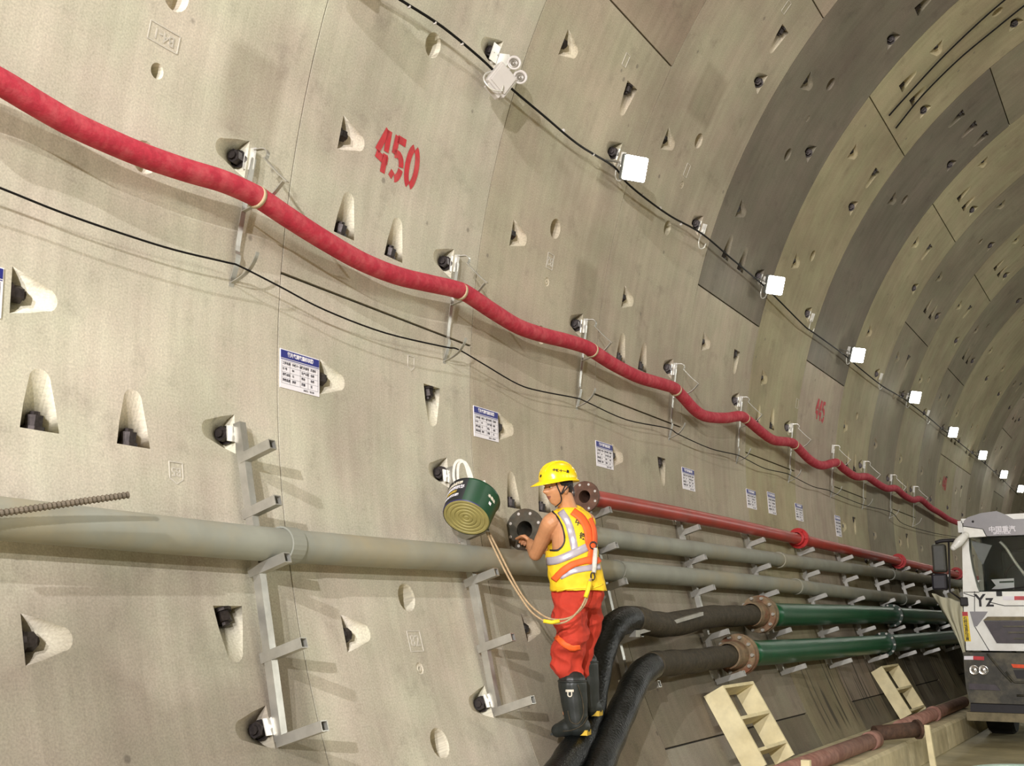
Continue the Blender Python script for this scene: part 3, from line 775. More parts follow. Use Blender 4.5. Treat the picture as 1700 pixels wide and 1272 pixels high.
# hose brackets: zinc plate, hanging flat bar, upper arm with clip, lower hooked arm
def hose_bracket(th, y, label, group='hose brackets on the ring bolts'):
    r = empty('hose_bracket', wp(th, y), label, 'bracket', group); F = wframe(th, y)
    mb = MB(); mb.box((.012, -.01, -.003), (.06, .11, .006), F); mb.box((.02, .0, .018), (.006, .12, .04), F); mb.build('plate', M['galvwhite'], r)
    mb = MB()
    pts = [F @ Vector(p) for p in ((.02, .0, .03), (.0, -.18, .035), (-.015, -.40, .04), (-.02, -.52, .045), (-.02, -.56, .06), (-.02, -.72, .035))]
    q = spline(pts, 3)
    for a, b in zip(q, q[1:]):
        t = (b - a); n = (F.to_3x3() @ Vector((0, 0, 1))).normalized(); sd = t.cross(n).normalized() * .017
        mb.prism([a - sd, a + sd, b + sd, b - sd], n * .005)
    mb.build('bar', M['galv'], r)
    mb = MB(); 
    for path in ([(.02, .05, .03), (.03, .055, .09), (.035, .03, .115), (.035, .0, .11)], [(-.01, -.30, .04), (-.01, -.27, .12), (-.005, -.22, .22), (.0, -.15, .28)], [(.02, .0, .11), (.03, -.08, .20), (.035, -.14, .28)]):
        strip(mb, spline([F @ Vector(p) for p in path], 4), .024, .005, Vector((0, 1, 0)))
    mb.build('upper_arm', M['galv'], r)
    mb = MB(); strip(mb, spline([F @ Vector(p) for p in ((-.02, -.69, .04), (-.02, -.66, .10), (-.02, -.62, .15), (-.02, -.57, .18), (-.02, -.53, .19))], 4), .024, .005, Vector((0, 1, 0))); mb.build('lower_hook', M['galv'], r)
    return r
HB = [(410, 262), (751, 436), (966, 540), (1116, 612), (1226, 666), (1311, 710), (1380, 745), (1432, 771), (1477, 793), (1515, 812)]
HBL = ['zinc hose bracket at the far left, nearest to the photographer', 'second zinc hose bracket from the left', 'third zinc hose bracket from the left', 'fourth zinc hose bracket from the left',
       'fifth zinc hose bracket from the left', 'sixth zinc hose bracket from the left', 'seventh zinc hose bracket from the left', 'eighth zinc hose bracket from the left', 'ninth zinc hose bracket from the left', 'farthest zinc hose bracket in view']
for (x, y), t in zip(HB, HBL):
    th, yy = th_y(on_wall(x, y)); hose_bracket(th, yy, t)
# pale straps round the hose
for (x, y), (x2, y2) in (((424, 326), (432, 331)), ((762, 483), (768, 486)), ((981, 581), (986, 585)), ((1121, 647), (1125, 651)), ((1236, 694), (1240, 697)), ((1318, 738), (1322, 741)), ((1388, 768), (1391, 770))):
    a = on_wall(x, y, .21); b = on_wall(x2, y2, .21); mb = MB(); mb.cyl(a, a + (b - a).normalized() * .022, HR + .004, 18); mb.build('strap', M['strap'], hz)

# ---------------------------------------------------------------- pipe brackets: post with five square tube arms
ARMS = [(-.77, .0), (-1.05, 0), (-1.33, 0), (-1.73, 0), (-2.10, 0)]
ORD = ['first', 'second', 'third', 'fourth', 'fifth', 'sixth', 'seventh', 'eighth', 'ninth', 'tenth', 'eleventh', 'twelfth', 'thirteenth']
def pipe_bracket(y):
    r = empty('pipe_bracket', wp(-20.2, y))
    a = wp(-5.9, y, .028); b = wp(-20.3, y, .028)
    MB_ = MB(); MB_.sqtube(b, a, .045, up=(0, 1, 0), mouth=.03); MB_.build('post', M['galv'], r)
    for zt, _ in ARMS:
        z = H + zt; xw = -sqrt(RT ** 2 - zt ** 2)
        # tip positions measured on the two nearest brackets
        off = {-.77: .24, -1.05: .25, -1.33: .27, -1.73: .29, -2.10: .31}[zt]
        tip = Vector((xw + off, y, z)); base = Vector((xw + .045, y, z - (off - .03) * .30))
        mb = MB(); mb.sqtube(base, tip, .05, up=(0, 0, 1)); mb.build('arm', M['galv'], r)
    for th in (-6.4, -19.6):
        F = wframe(th, y); mb = MB(); mb.box((-.03, .0, .003), (.07, .08, .006), F); mb.box((-.005, 0, .02), (.008, .09, .035), F); mb.cyl(F @ Vector((-.02, .0, .02)), F @ Vector((.03, 0, .02)), .014, 6); mb.build('fixing_plate', M['galvwhite'], r)
    return r
pb0 = None
for n in range(0, 16):
    y = 4.34 + 2.0 * n
    if n == 0: pb0 = pipe_bracket(y); o = pb0
    else:
        o = copy_tree(pb0); o.location = Vector(pb0.location) + Vector((0, 2.0 * n, 0))
    pos = ['nearest the left edge of the photo, five open square arms', 'behind the hanging paint bucket', 'directly behind the worker in the yellow vest'] 
    tag(o, ('galvanised pipe bracket ' + pos[n]) if n < 3 else 'galvanised pipe bracket, %s from the left along the wall' % (ORD[n] if n < 13 else 'far row'), 'bracket', 'pipe brackets along the wall')
    if n >= 13: o['label'] = 'galvanised pipe bracket hidden in the distance behind the truck'

# ---------------------------------------------------------------- pipes
def flange(mb, c, ax, r0, r1, t, bolts, br=.009, bl=.03):
    ax = Vector(ax).normalized(); mb.ring(c, ax, [(0, r0), (0, r1), (t, r1), (t, r0)], 28)
def bolts_on(mb, c, ax, rad, nb, br, l0, l1):
    ax = Vector(ax).normalized(); ref = Vector((0, 0, 1)); u = (ref - ax * ref.dot(ax)).normalized(); w = ax.cross(u)
    for k in range(nb):
        a = 2 * pi * (k + .5) / nb; p = Vector(c) + (u * cos(a) + w * sin(a)) * rad
        mb.cyl(p + ax * l0, p + ax * l1, br, 6, True)
def straight(pxa, pxb, off, extend=None):
    a = on_wall(*pxa, off); b = on_wall(*pxb, off); return a, b
def pipe_line(pts, off): return spline([on_wall(x, y, off) for x, y in pts], 6)
AX = Vector((0, 1, 0))
# lower grey pipe crosses the whole view
pth = pipe_line([(-250, 838), (0, 861), (460, 905), (800, 929), (1000, 946), (1300, 972), (1440, 988), (1560, 1001), (1650, 1009)], .135)
g2 = empty('grey_pipe', pth[0], 'long grey water pipe crossing the whole wall on the third bracket arms', 'pipe')
mb = MB(); mb.tube(pth, .084, 24); mb.build('pipe_run', M['pipe'], g2)
for x, y in ((475, 906), (1322, 974), (1497, 995)):
    c = on_wall(x, y, .135); mb = MB(); mb.ring(c, AX, [(-.05, .085), (-.05, .094), (.05, .094), (.05, .085)], 24); mb.build('joint_collar', M['pipe'], g2)
for x, y in ((470, 905), (1022, 948)):
    c = on_wall(x, y, .135); mb = MB(); pts = [c + Vector((.088 * cos(a), .012 * sin(a * 2), .088 * sin(a))) for a in [2 * pi * k / 20 for k in range(20)]]
    mb.tube([p for p in pts], .0028, 5, closed=True); o = mb.build('tie_wire', M['steel'], g2)
# upper grey pipe starts at a flange held by the worker
pth = pipe_line([(873, 880), (1000, 893), (1110, 907), (1290, 929), (1440, 948), (1560, 965), (1650, 975)], .135)
g1 = empty('grey_pipe', pth[0], 'upper grey water pipe with a bolted dark end flange the worker holds', 'pipe')
mb = MB(); mb.tube(pth, .078, 24, caps=False); mb.build('pipe_run', M['pipe'], g1)
c = pth[0]
mb = MB(); flange(mb, c - AX * .02, AX, .062, .148, .024, 8); mb.ring(c - AX * .02, AX, [(0, .062), (.25, .062)], 24, True); fo = mb.build('end_flange', M['darkflange'], g1)
mb = MB(); bolts_on(mb, c - AX * .02, AX, .12, 8, .011, -.004, .03); mb.build('bolt', M['white'], fo)
mb = MB(); mb.ring(c + AX * .22, AX, [(0, .0), (0, .0615)], 24); mb.build('bore', M['tubein'], fo)
for x, y in ((1294, 930), (1478, 954)):
    c = on_wall(x, y, .135); mb = MB(); mb.ring(c, AX, [(-.05, .079), (-.05, .092), (.05, .092), (.05, .079)], 24); mb.build('joint_collar', M['pipe'], g1)
# red pipe
pth = pipe_line([(972, 825), (1050, 839), (1200, 868), (1320, 894), (1500, 934), (1600, 957), (1660, 968)], .14)
rp = empty('red_pipe', pth[0], 'straight red fire pipe with a brown end flange behind the yellow helmet', 'pipe')
mb = MB(); mb.tube(pth, .066, 24, caps=False); mb.build('pipe_run', M['redpipe'], rp)
c = pth[0]; mb = MB(); flange(mb, c - AX * .02, AX, .05, .122, .024, 8); mb.ring(c - AX * .02, AX, [(0, .05), (.2, .05)], 24, True); fo = mb.build('end_flange', M['brownflange'], rp)
mb = MB(); bolts_on(mb, c - AX * .02, AX, .10, 8, .010, -.004, .03); mb.build('bolt', M['white'], fo)
mb = MB(); mb.ring(c + AX * .17, AX, [(0, 0), (0, .0495)], 24); mb.build('bore', M['tubein'], fo)
M['redfl'] = simple('bright_red_coupling', srgb(176, 22, 20), 0.4, var=.1)
for x, y in ((1326, 894), (1492, 932), (1588, 952)):
    c = on_wall(x, y, .14); mb = MB(); mb.ring(c, AX, [(-.11, .067), (-.11, .09), (-.03, .09), (-.03, .125), (.03, .125), (.03, .09), (.11, .09), (.11, .067)], 24)
    bolts_on(mb, c, AX, .105, 6, .016, -.055, .055); mb.build('coupling', M['redfl'], rp)
# green pipes
def green(pts, off, label, joints, R=.122):
    pth = pipe_line(pts, off); r = empty('green_pipe', pth[0], label, 'pipe', 'green slurry pipes')
    mb = MB(); mb.tube(pth, R, 28); mb.build('pipe_run', M['greenpipe'], r)
    for x, y in joints:
        c = on_wall(x, y, off); mb = MB(); mb.ring(c, AX, [(-.035, R), (-.035, R + .045), (.035, R + .045), (.035, R)], 28); f = mb.build('joint_flange', M['greencollar'], r)
        mb = MB(); bolts_on(mb, c, AX, R + .03, 10, .014, -.06, .06); mb.build('bolt', M['white'], f)
    return pth
G1P = green([(1274, 1021), (1340, 1021), (1450, 1021), (1580, 1026), (1660, 1030)], .20, 'upper glossy green slurry pipe', [(1481, 1022)])
G2P = green([(1238, 1085), (1300, 1082), (1460, 1070), (1590, 1058), (1660, 1052)], .21, 'lower glossy green slurry pipe', [(1468, 1070), (1590, 1058)])
# rubber hoses clamped to the green pipes
def rubber(pts, offs, split, rr, label, cpx, off):
    P = [on_wall(x, y, o) for (x, y), o in zip(pts, offs)]
    r = empty('rubber_hose', P[0], label, 'hose', 'rubber slurry hoses')
    q = spline(P, 8); k = split * 8
    rad = [rr * (1 + .03 * sin(i * .9)) for i in range(len(q))]
    mb = MB(); mb.tube(q[:k + 1], rad[:k + 1], 22); mb.build('hose_body', M['rubberdust'], r)
    mb = MB(); mb.tube(q[k:], rad[k:], 22); mb.build('hose_body', M['rubber'], r)
    c = P[0]
    mb = MB(); mb.ring(c, AX, [(-.30, rr + .004), (-.30, rr + .02), (-.08, rr + .03), (-.08, .185), (-.03, .185), (-.03, .17), (-.015, .17), (-.015, .19), (.03, .19), (.03, .125)], 28); f = mb.build('rusty_flange', M['rust'], r)
    mb = MB(); bolts_on(mb, c, AX, .165, 10, .016, -.12, .06); mb.build('bolt', M['steel'], f)
rubber([(1262, 1020), (1220, 1023), (1180, 1024), (1120, 1036), (1085, 1036), (1050, 1028), (1022, 1038), (1003, 1070), (990, 1120), (980, 1180), (962, 1232), (940, 1268), (905, 1320)],
       [.20, .20, .21, .26, .30, .32, .32, .28, .24, .22, .24, .28, .34], 5, .10, 'upper black rubber hose bending down past the worker boots', None, .2)
rubber([(1226, 1087), (1190, 1092), (1150, 1098), (1110, 1101), (1082, 1106), (1058, 1128), (1040, 1165), (1018, 1215), (998, 1262), (975, 1320), (955, 1370)],
       [.21, .21, .22, .26, .30, .32, .32, .32, .34, .36, .38], 4, .10, 'lower black rubber hose bending down to the bottom edge', None, .2)
# loose square bar laid across the upper rubber hose
mb = MB(); a = on_wall(1052, 1052, .34); b = on_wall(1165, 1019, .38); mb.sqtube(b, a, .03); mb.box(a, (.07, .08, .05)); o = mb.build('steel_bar', M['galv']); tag(o, 'pale steel bar lying in front of the upper rubber hose', 'bar')
M['rebar'] = simple('dull_brown_steel', srgb(104, 94, 80), 0.6, .3, var=.2, scale=30)
# ribbed rebar at the left
a = on_wall(-70, 862, .24); b = on_wall(212, 822, .36)
mb = MB(); L = (b - a).length; n = int(L / .0095); pth = [a + (b - a) * i / n for i in range(n + 1)]
mb.tube(pth, [(.0155 if i % 2 else .0105) for i in range(n + 1)], 10, smooth=False); o = mb.build('threaded_rebar', M['rebar']); tag(o, 'ribbed steel bar sticking out above the grey pipe at the left edge', 'bar')

# black ducts across the ceiling ring
for pts, t in (([(1476, 192), (1500, 165), (1560, 100), (1620, 42), (1668, 0), (1730, -50)], 'left of the two thin black tubes curving over the upper wall'),
               ([(1487, 213), (1530, 160), (1590, 100), (1650, 50), (1702, 8), (1760, -36)], 'right of the two thin black tubes curving over the upper wall')):
    mb = MB(); mb.tube(spline([on_wall(x, y, .02) for x, y in pts], 6), .010, 7); o = mb.build('ceiling_tube', M['wire']); tag(o, t, 'tube', 'black tubes on the upper wall')

# ---------------------------------------------------------------- label sheets beside the joints
HDR = '管片实测实量标识牌'
def sheet(px, py, label, full=True, w=.335, h=.218, missing=False):
    th, yy = th_y(on_wall(px, py)); th -= degrees(h / 2 / RT); yy += w / 2
    T = wframe(th, yy, 0.004)
    r = empty('label_sheet', wp(th, yy), label, 'sign', 'blue and white segment label sheets')
    mb = MB(); mb.box((0, 0, 0), (w, h, .005), T); mb.build('sheet', M['paper'], r)
    mb = MB(); mb.box((0, h * .375, .003), (w * .97, h * .2, .003), T); mb.box((0, h * .245, .003), (w * .97, .004, .002), T); hd = mb.build('header', M['blue'], r)
    if full:
        text_mesh('header_text', HDR, h * .125, T @ Matrix.Translation((0, h * .375, .0052)), M['paper'], hd, ext=.0005, bold=.0008, xs=.9)
        rows = [['工程名称', '中铁十一局', '管片型号', '通用环'], ['环 号', 'B4', '生产日期', '合格'], ['拼装点位', '12', '错台', '合格'], ['验收结果', '良好', '渗漏', '无']]
        for i, rw in enumerate(rows):
            for j, tx in enumerate(rw):
                text_mesh('table_text', tx, h * .075, T @ Matrix.Translation((-w * .44 + j * w * .235, h * (.14 - i * .145), .003)), M['ink'], r, ext=.0004, align='LEFT', bold=.0006)
        mb = MB()
        for i in range(5): mb.box((0, h * (.205 - i * .145), .0028), (w * .92, .0012, .001), T)
        for x in (-.46, -.26, -.0, .2, .46): mb.box((w * x, h * (-.085), .0028), (.0012, h * .58, .001), T)
        mb.build('table_lines', M['ink'], r)
        text_mesh('footer_text', '质检员：项目部', h * .06, T @ Matrix.Translation((w * .22, -h * .44, .003)), M['ink'], r, ext=.0004)
    else:
        mb = MB()
        for i in range(4):
            for j in range(4): mb.box((-w * .36 + j * w * .235, h * (.13 - i * .145), .003), (w * .14, h * .035, .001), T)
        mb.build('table_text', M['ink'], r)
    return r
sheet(-118, 409, 'label sheet cut off by the left edge of the photo')
sheet(464, 578, 'largest complete label sheet, just right of the nearest ring joint')
sheet(785, 673, 'label sheet between the paint bucket and the helmet, second complete one from left')
sheet(988, 731, 'label sheet above the red pipe end, third complete one from left')
sheet(1131, 775, 'fourth complete label sheet from the left')
sheet(1238, 811, 'fifth complete label sheet from the left')
sheet(1273, 816, 'sheet with pictures right beside the fifth label sheet', True, .30, .26)
sheet(1319, 835, 'seventh label sheet from the left')
sheet(1385, 855, 'farthest pale label sheet, above the distant red coupling', True, .30, .30)
# ---------------------------------------------------------------- paint bucket hung on the second pipe bracket
from mathutils.bvhtree import BVHTree
UW = Vector((cos(YAW), sin(YAW), 0)); ZW = Vector((0, 0, 1))
M['bucketg'] = simple('bucket_green_print', srgb(18, 62, 38), 0.35, var=.06)
M['bucketn'] = simple('bucket_black_print', srgb(28, 30, 34), 0.4, var=.06)
M['bucketo'] = simple('bucket_bottom_plastic', srgb(150, 140, 84), 0.55, var=.1, scale=10)
M['bucketv'] = simple('bucket_violet_band', srgb(48, 44, 96), 0.45)
M['cream'] = simple('cream_print', srgb(222, 214, 196), 0.5)
M['gold'] = simple('gold_print', srgb(206, 176, 74), 0.5)
M['web'] = simple('white_webbing', srgb(206, 202, 192), 0.7, var=.1, scale=60)
WB = 7.15
cb_ = at_w(774, 860, WB - .03); ct_ = at_w(795, 806, WB + .15)
ax = (ct_ - cb_).normalized(); HB_ = .175
bk = empty('paint_bucket', cb_, 'dark green and black paint bucket hung tilted on the bracket, bottom towards us', 'bucket')
mb = MB(); r0, r1 = .152, .164
mb.ring(cb_, ax, [(0, r0 - .004), (0.004, r0), (HB_, r1), (HB_ + .006, r1 + .006), (HB_ + .006, r1 - .004), (HB_ - .004, r1 - .006), (.01, r0 - .006)], 48, True)
mb.ring(cb_, ax, [(.012, r0 - .006), (.012, 0)], 48)
bs = mb.build('bucket_body', [M['bucketg'], M['bucketn'], M['bucketv']], bk)
ref = Vector((0, 0, 1)); ub = (ref - ax * ref.dot(ax)).normalized(); wb = ax.cross(ub)
def ang_of(v): return atan2(v.dot(wb), v.dot(ub))
camdir = (CAM - cb_).normalized(); leftdir = ang_of(-UW * .9 + camdir * .3)
for p in bs.data.polygons:
    v = world_of(bk) @ bs.matrix_parent_inverse @ p.center - cb_; h = v.dot(ax); a = (ang_of(v) - leftdir + pi) % (2 * pi) - pi
    if abs(a) < 1.15: p.material_index = 1
    if h < .028 and p.center: p.material_index = 2 if abs(a) < 2 else 0
mb = MB(); mb.ring(cb_, ax, [(.004, r0 - .004)] + [q for k in range(6) for q in ((.004, r0 - .006 - k * .026), (.000, r0 - .010 - k * .026), (.000, r0 - .022 - k * .026), (.004, r0 - .026 - k * .026))] + [(.004, 0)], 40)
mb.build('bucket_bottom', M['bucketo'], bk)
def on_bucket(a, h, e=.001):
    d = ub * cos(a) + wb * sin(a); r = r0 + (r1 - r0) * h / HB_ + e; return cb_ + ax * h + d * r, d
def bucket_text(txt, a, h, size, mat, nm='print'):
    P, d = on_bucket(a, h); xdir = ax.cross(d).normalized()
    if xdir.dot(UW) < 0: xdir = -xdir
    ydir = d.cross(xdir)
    Mx = Matrix(((xdir.x, ydir.x, d.x, P.x), (xdir.y, ydir.y, d.y, P.y), (xdir.z, ydir.z, d.z, P.z), (0, 0, 0, 1)))
    n = len(txt)
    for i, ch in enumerate(txt):
        if ch == ' ': continue
        off = (i - (n - 1) / 2) * size * .95
        s = 1 if (ub * -sin(a) + wb * cos(a)).dot(xdir) > 0 else -1
        a2 = a + s * off / r0; P2, d2 = on_bucket(a2, h); x2 = (ub * -sin(a2) + wb * cos(a2)) * s; y2 = d2.cross(x2)
        M2 = Matrix(((x2.x, y2.x, d2.x, P2.x), (x2.y, y2.y, d2.y, P2.y), (x2.z, y2.z, d2.z, P2.z), (0, 0, 0, 1)))
        text_mesh(nm, ch, size, M2, mat, bs, ext=.0008, bold=.0012)
ac = ang_of(camdir * .75 - UW * .75)
bucket_text('中国品牌漆', ac, .148, .028, M['cream'], 'bucket_print')
bucket_text('高级油漆涂料', ac, .112, .030, M['paper'], 'bucket_print')
bucket_text('质量保证', ac, .080, .022, M['gold'], 'bucket_print')
bucket_text('环保家装工程', ac, .048, .022, M['paper'], 'bucket_print')
ac2 = ang_of(camdir * .75 + UW * .7)
bucket_text('水包水', ac2, .115, .024, M['cream'], 'bucket_print'); bucket_text('■', ac2, .072, .026, M['paper'], 'bucket_print')
# webbing loops and the wire handle
def ribbon(mb, pts, w, th, nrm):
    nrm = Vector(nrm)
    q = pts
    for i in range(len(q) - 1):
        a, b = q[i], q[i + 1]; t = (b - a).normalized(); sd = t.cross(nrm).normalized() * w / 2; n2 = sd.cross(t).normalized() * th
        mb.prism([a - sd, a + sd, b + sd, b - sd], n2)
mb = MB()
for pp in (((757, 808), (753, 790), (755, 771), (763, 764), (772, 770), (778, 790), (783, 806)), ((764, 812), (760, 790), (762, 770), (771, 767), (779, 780), (788, 808))):
    ribbon(mb, spline([at_w(x, y, WB + .02) for x, y in pp], 5), .016, .004, camdir)
for pp in (((757, 806), (772, 810), (790, 806), (806, 800)), ((752, 812), (770, 818), (786, 808), (800, 806))):
    ribbon(mb, spline([at_w(x, y, WB + .0) for x, y in pp], 4), .022, .004, camdir)
mb.build('hanging_strap', M['web'], bk)

# ---------------------------------------------------------------- worker
WM = 7.5; PX_ = WM / FPX / .98
M['skin'] = simple('skin', srgb(198, 140, 98), 0.5, var=.06, scale=20)
M['lip'] = simple('lips', srgb(150, 92, 76), 0.5)
M['hair'] = simple('dark_hair', srgb(34, 28, 24), 0.7)
M['vest'] = simple('yellow_vest_cloth', srgb(236, 196, 30), 0.75, var=.07, scale=9, bump=.15)
M['refl'] = simple('grey_reflective_band', srgb(176, 168, 176), 0.35, .15, var=.07, scale=18)
M['orange'] = simple('orange_webbing', srgb(240, 96, 34), 0.65, var=.06, scale=20)
M['trous'] = simple('red_work_trousers', srgb(182, 52, 32), 0.85, var=.1, scale=7, bump=.3)
M['boot'] = simple('dark_rubber_boot', srgb(30, 34, 32), 0.45, var=.15, scale=20)
M['sole'] = simple('yellow_boot_heel', srgb(196, 160, 40), 0.6)
M['helm'] = simple('yellow_helmet_plastic', srgb(250, 214, 14), 0.25, var=.02, coat=.3)
M['black'] = simple('black_trim', srgb(30, 26, 28), 0.6)
M['eyew'] = simple('eye_white', srgb(222, 214, 206), 0.3)
M['rope'] = simple('tan_rope', srgb(176, 150, 116), 0.8, var=.15, scale=80, bump=.4)
M['ropey'] = simple('yellow_rope_sleeve', srgb(238, 206, 40), 0.6)
base = at_w(950, 1224, WM)
man = empty('person', base, 'worker in yellow helmet, yellow reflective vest and red trousers reaching for a pipe flange', 'person')
def PW(x, y, w=0.0): return at_w(x, y, WM + w)
def ellipsoid(mb, c, r, Mx=None, nu=24, nv=14, f=None):
    vs = []; fs = []
    for i in range(nv + 1):
        ph = pi * i / nv
        for j in range(nu):
            t = 2 * pi * j / nu; d = Vector((sin(ph) * cos(t), sin(ph) * sin(t), cos(ph)))
            p = Vector((d.x * r[0], d.y * r[1], d.z * r[2]))
            if f: p = f(d, p)
            vs.append((Mx @ p) + Vector(c) if Mx else p + Vector(c))
    for i in range(nv):
        for j in range(nu):
            j2 = (j + 1) % nu; fs.append((i * nu + j, (i + 1) * nu + j, (i + 1) * nu + j2, i * nu + j2))
    mb.add(vs, fs, True)
def limb(mb, pts, rad, n=16):
    q = spline(pts, 6); R = []
    for i in range(len(q)):
        k = min(i // 6, len(pts) - 2); t = (i - k * 6) / 6; t = t * t * (3 - 2 * t); R.append(rad[k] * (1 - t) + rad[k + 1] * t)
    mb.tube(q, R, n)
    for c, r in ((q[0], R[0]), (q[-1], R[-1])): ellipsoid(mb, c, (r * .98,) * 3, None, 12, 8)
def remeshed(mb, name, mats, parent, vox=.006, smooth=6, disp=None):
    o = mb.build(name, mats, None)
    m = o.modifiers.new('r', 'REMESH'); m.mode = 'VOXEL'; m.voxel_size = vox
    s = o.modifiers.new('s', 'SMOOTH'); s.iterations = smooth; s.factor = .5
    dg = bpy.context.evaluated_depsgraph_get(); dg.update()
    me = bpy.data.meshes.new_from_object(o.evaluated_get(dg)); loc = o.location.copy(); bpy.data.objects.remove(o)
    me.transform(Matrix.Translation(loc)); me.name = name
    if disp:
        for v, nn in zip(me.vertices, [vv.normal.copy() for vv in me.vertices]): v.co += nn * disp(v.co)
    me.materials.clear()
    for mm in (mats if isinstance(mats, list) else [mats]): me.materials.append(mm)
    for p in me.polygons: p.use_smooth = True; p.material_index = 0
    me.update()
    o = bpy.data.objects.new(name, me); COL.objects.link(o); o.parent = parent; o.matrix_parent_inverse = world_of(parent).inverted()
    return o
def bvh_of(o):
    mt = world_of(o.parent) @ o.matrix_parent_inverse
    return BVHTree.FromPolygons([mt @ v.co for v in o.data.vertices], [tuple(p.vertices) for p in o.data.polygons])

# head frame: f = where the face looks, s = its left, u = up
hf = (-UW * .86 - WH * .55 + ZW * -.02).normalized(); hu = (ZW + UW * -.02 - WH * .02); hu = (hu - hf * hu.dot(hf)).normalized(); hs = hu.cross(hf)
HC = PW(926, 811, -.06)
HM = Matrix(((hf.x, hs.x, hu.x), (hf.y, hs.y, hu.y), (hf.z, hs.z, hu.z)))
g = lambda x, c, w: math.exp(-((x - c) / w) ** 2)
def face(d, p):
    x, y, z = p
    fr = max(0, d.x)
    t = min(1, max(0, (-z - .005) / .10))                 # narrowing to the jaw
    y *= 1 - .34 * t ** 1.3; 
    if d.x < 0: x *= 1 - .35 * t
    else: x *= 1 - .10 * t
    if fr > 0:
        x += .026 * g(y, 0, .013 + .006 * g(z, -.030, .012)) * (g(z, -.030, .014) + .55 * g(z, -.010, .018)) * (fr > .5)      # nose
        x += .006 * g(abs(y), .028, .03) * g(z, .022, .010) * fr                                                              # brow
        x -= .010 * g(abs(y), .031, .015) * g(z, .003, .011) * fr                                                             # eye sockets
        x += .007 * g(abs(y), .042, .018) * g(z, -.020, .02) * fr                                                             # cheekbones
        x += .007 * g(y, 0, .022) * (g(z, -.056, .006) + g(z, -.069, .007)) * fr - .004 * g(y, 0, .024) * g(z, -.0625, .0025) * fr   # lips
        x += .010 * g(y, 0, .022) * g(z, -.098, .014) * fr                                                                    # chin
    return Vector((x, y, z))
body = MB()
ellipsoid(body, HC, (.092, .074, .118), HM.to_4x4(), 72, 56, face)
for sg in (1, -1):   # ears
    c = HC + HM @ Vector((-.012, sg * .073, -.012))
    ellipsoid(body, c, (.018, .008, .032), HM.to_4x4(), 14, 10)
    ellipsoid(body, c + HM @ Vector((.006, sg * .006, 0)), (.010, .006, .022), HM.to_4x4(), 10, 8)
limb(body, [PW(943, 850, .0), PW(939, 832, -.03), PW(932, 818, -.05)], [.066, .056, .056])
# trunk under the clothes
TR = [(985, 958, 34, .115), (955, 955, 34, .11), (925, 951, 33, .105), (895, 950, 33, .11), (870, 949, 30, .10), (855, 947, 22, .08)]
def stack(mb, rows, grow=0.0, n=28, wrap=None):
    vs = []; fs = []
    for py, cx, hw, hd in rows:
        c = PW(cx, py)
        for k in range(n):
            a = 2 * pi * k / n
            e = lambda v: (abs(v) ** .85) * (1 if v > 0 else -1)
            vs.append(c + UW * e(cos(a)) * (hw * PX_ + grow) + WH * e(sin(a)) * (hd + grow))
    for i in range(len(rows) - 1):
        for k in range(n): fs.append((i * n + k, i * n + (k + 1) % n, (i + 1) * n + (k + 1) % n, (i + 1) * n + k))
    fs.append(tuple(range(n))); fs.append(tuple((len(rows) - 1) * n + k for k in reversed(range(n))))
    mb.add(vs, fs, True)
stack(body, TR)
SHL, SHR = PW(915, 868, -.03), PW(975, 868, .20)
ELL, HDL = PW(889, 920, .17), PW(880, 901, .40)
ELR, HDR = PW(925, 915, .40), PW(898, 912, .50)
limb(body, [PW(932, 862, .0), SHL, (SHL * .55 + ELL * .45) + Vector((0, 0, -.0)), ELL], [.06, .060, .054, .045])
limb(body, [ELL, ELL * .45 + HDL * .55 + Vector((0, 0, .0)), HDL], [.045, .041, .028])
limb(body, [PW(960, 862, .1), SHR, SHR * .5 + ELR * .5, ELR], [.06, .058, .05, .042]); limb(body, [ELR, ELR * .5 + HDR * .5, HDR], [.042, .038, .027])
def hand(mb, wr, direction, palm_n, thumb_side, sc=1.0):
    d = Vector(direction).normalized(); n = Vector(palm_n); n = (n - d * n.dot(d)).normalized(); s = d.cross(n) * thumb_side
    c = wr + d * .045 * sc
    Mx = Matrix(((d.x, s.x, n.x), (d.y, s.y, n.y), (d.z, s.z, n.z))).to_4x4()
    ellipsoid(mb, c, (.052 * sc, .042 * sc, .017 * sc), Mx, 18, 12)
    for k, (off, ln) in enumerate(((.030, .070), (.010, .078), (-.010, .072), (-.029, .058))):
        b = wr + d * .082 * sc + s * off * sc
        p1 = b + (d * .8 - n * -.5) * ln * .42 * sc; p2 = p1 + (d * .15 + n * .95) * ln * .36 * sc; p3 = p2 + (d * -.55 + n * .75) * ln * .28 * sc
        limb(mb, [b - d * .02, b, p1, p2, p3], [.010, .0098, .0092, .0085, .0072], 10)
    b = wr + d * .028 * sc + s * .032 * sc
    limb(mb, [b, b + (d * .5 + s * .5 + n * .4) * .042, b + (d * .85 + s * .35 + n * .95) * .062], [.013, .0115, .009], 10)
hand(body, HDL, (PW(874, 893, .50) - HDL), WH * .6 - UW * .3 + ZW * .1, 1)
hand(body, HDR, (PW(884, 905, .55) - HDR), WH * .6 - UW * .6, -1)
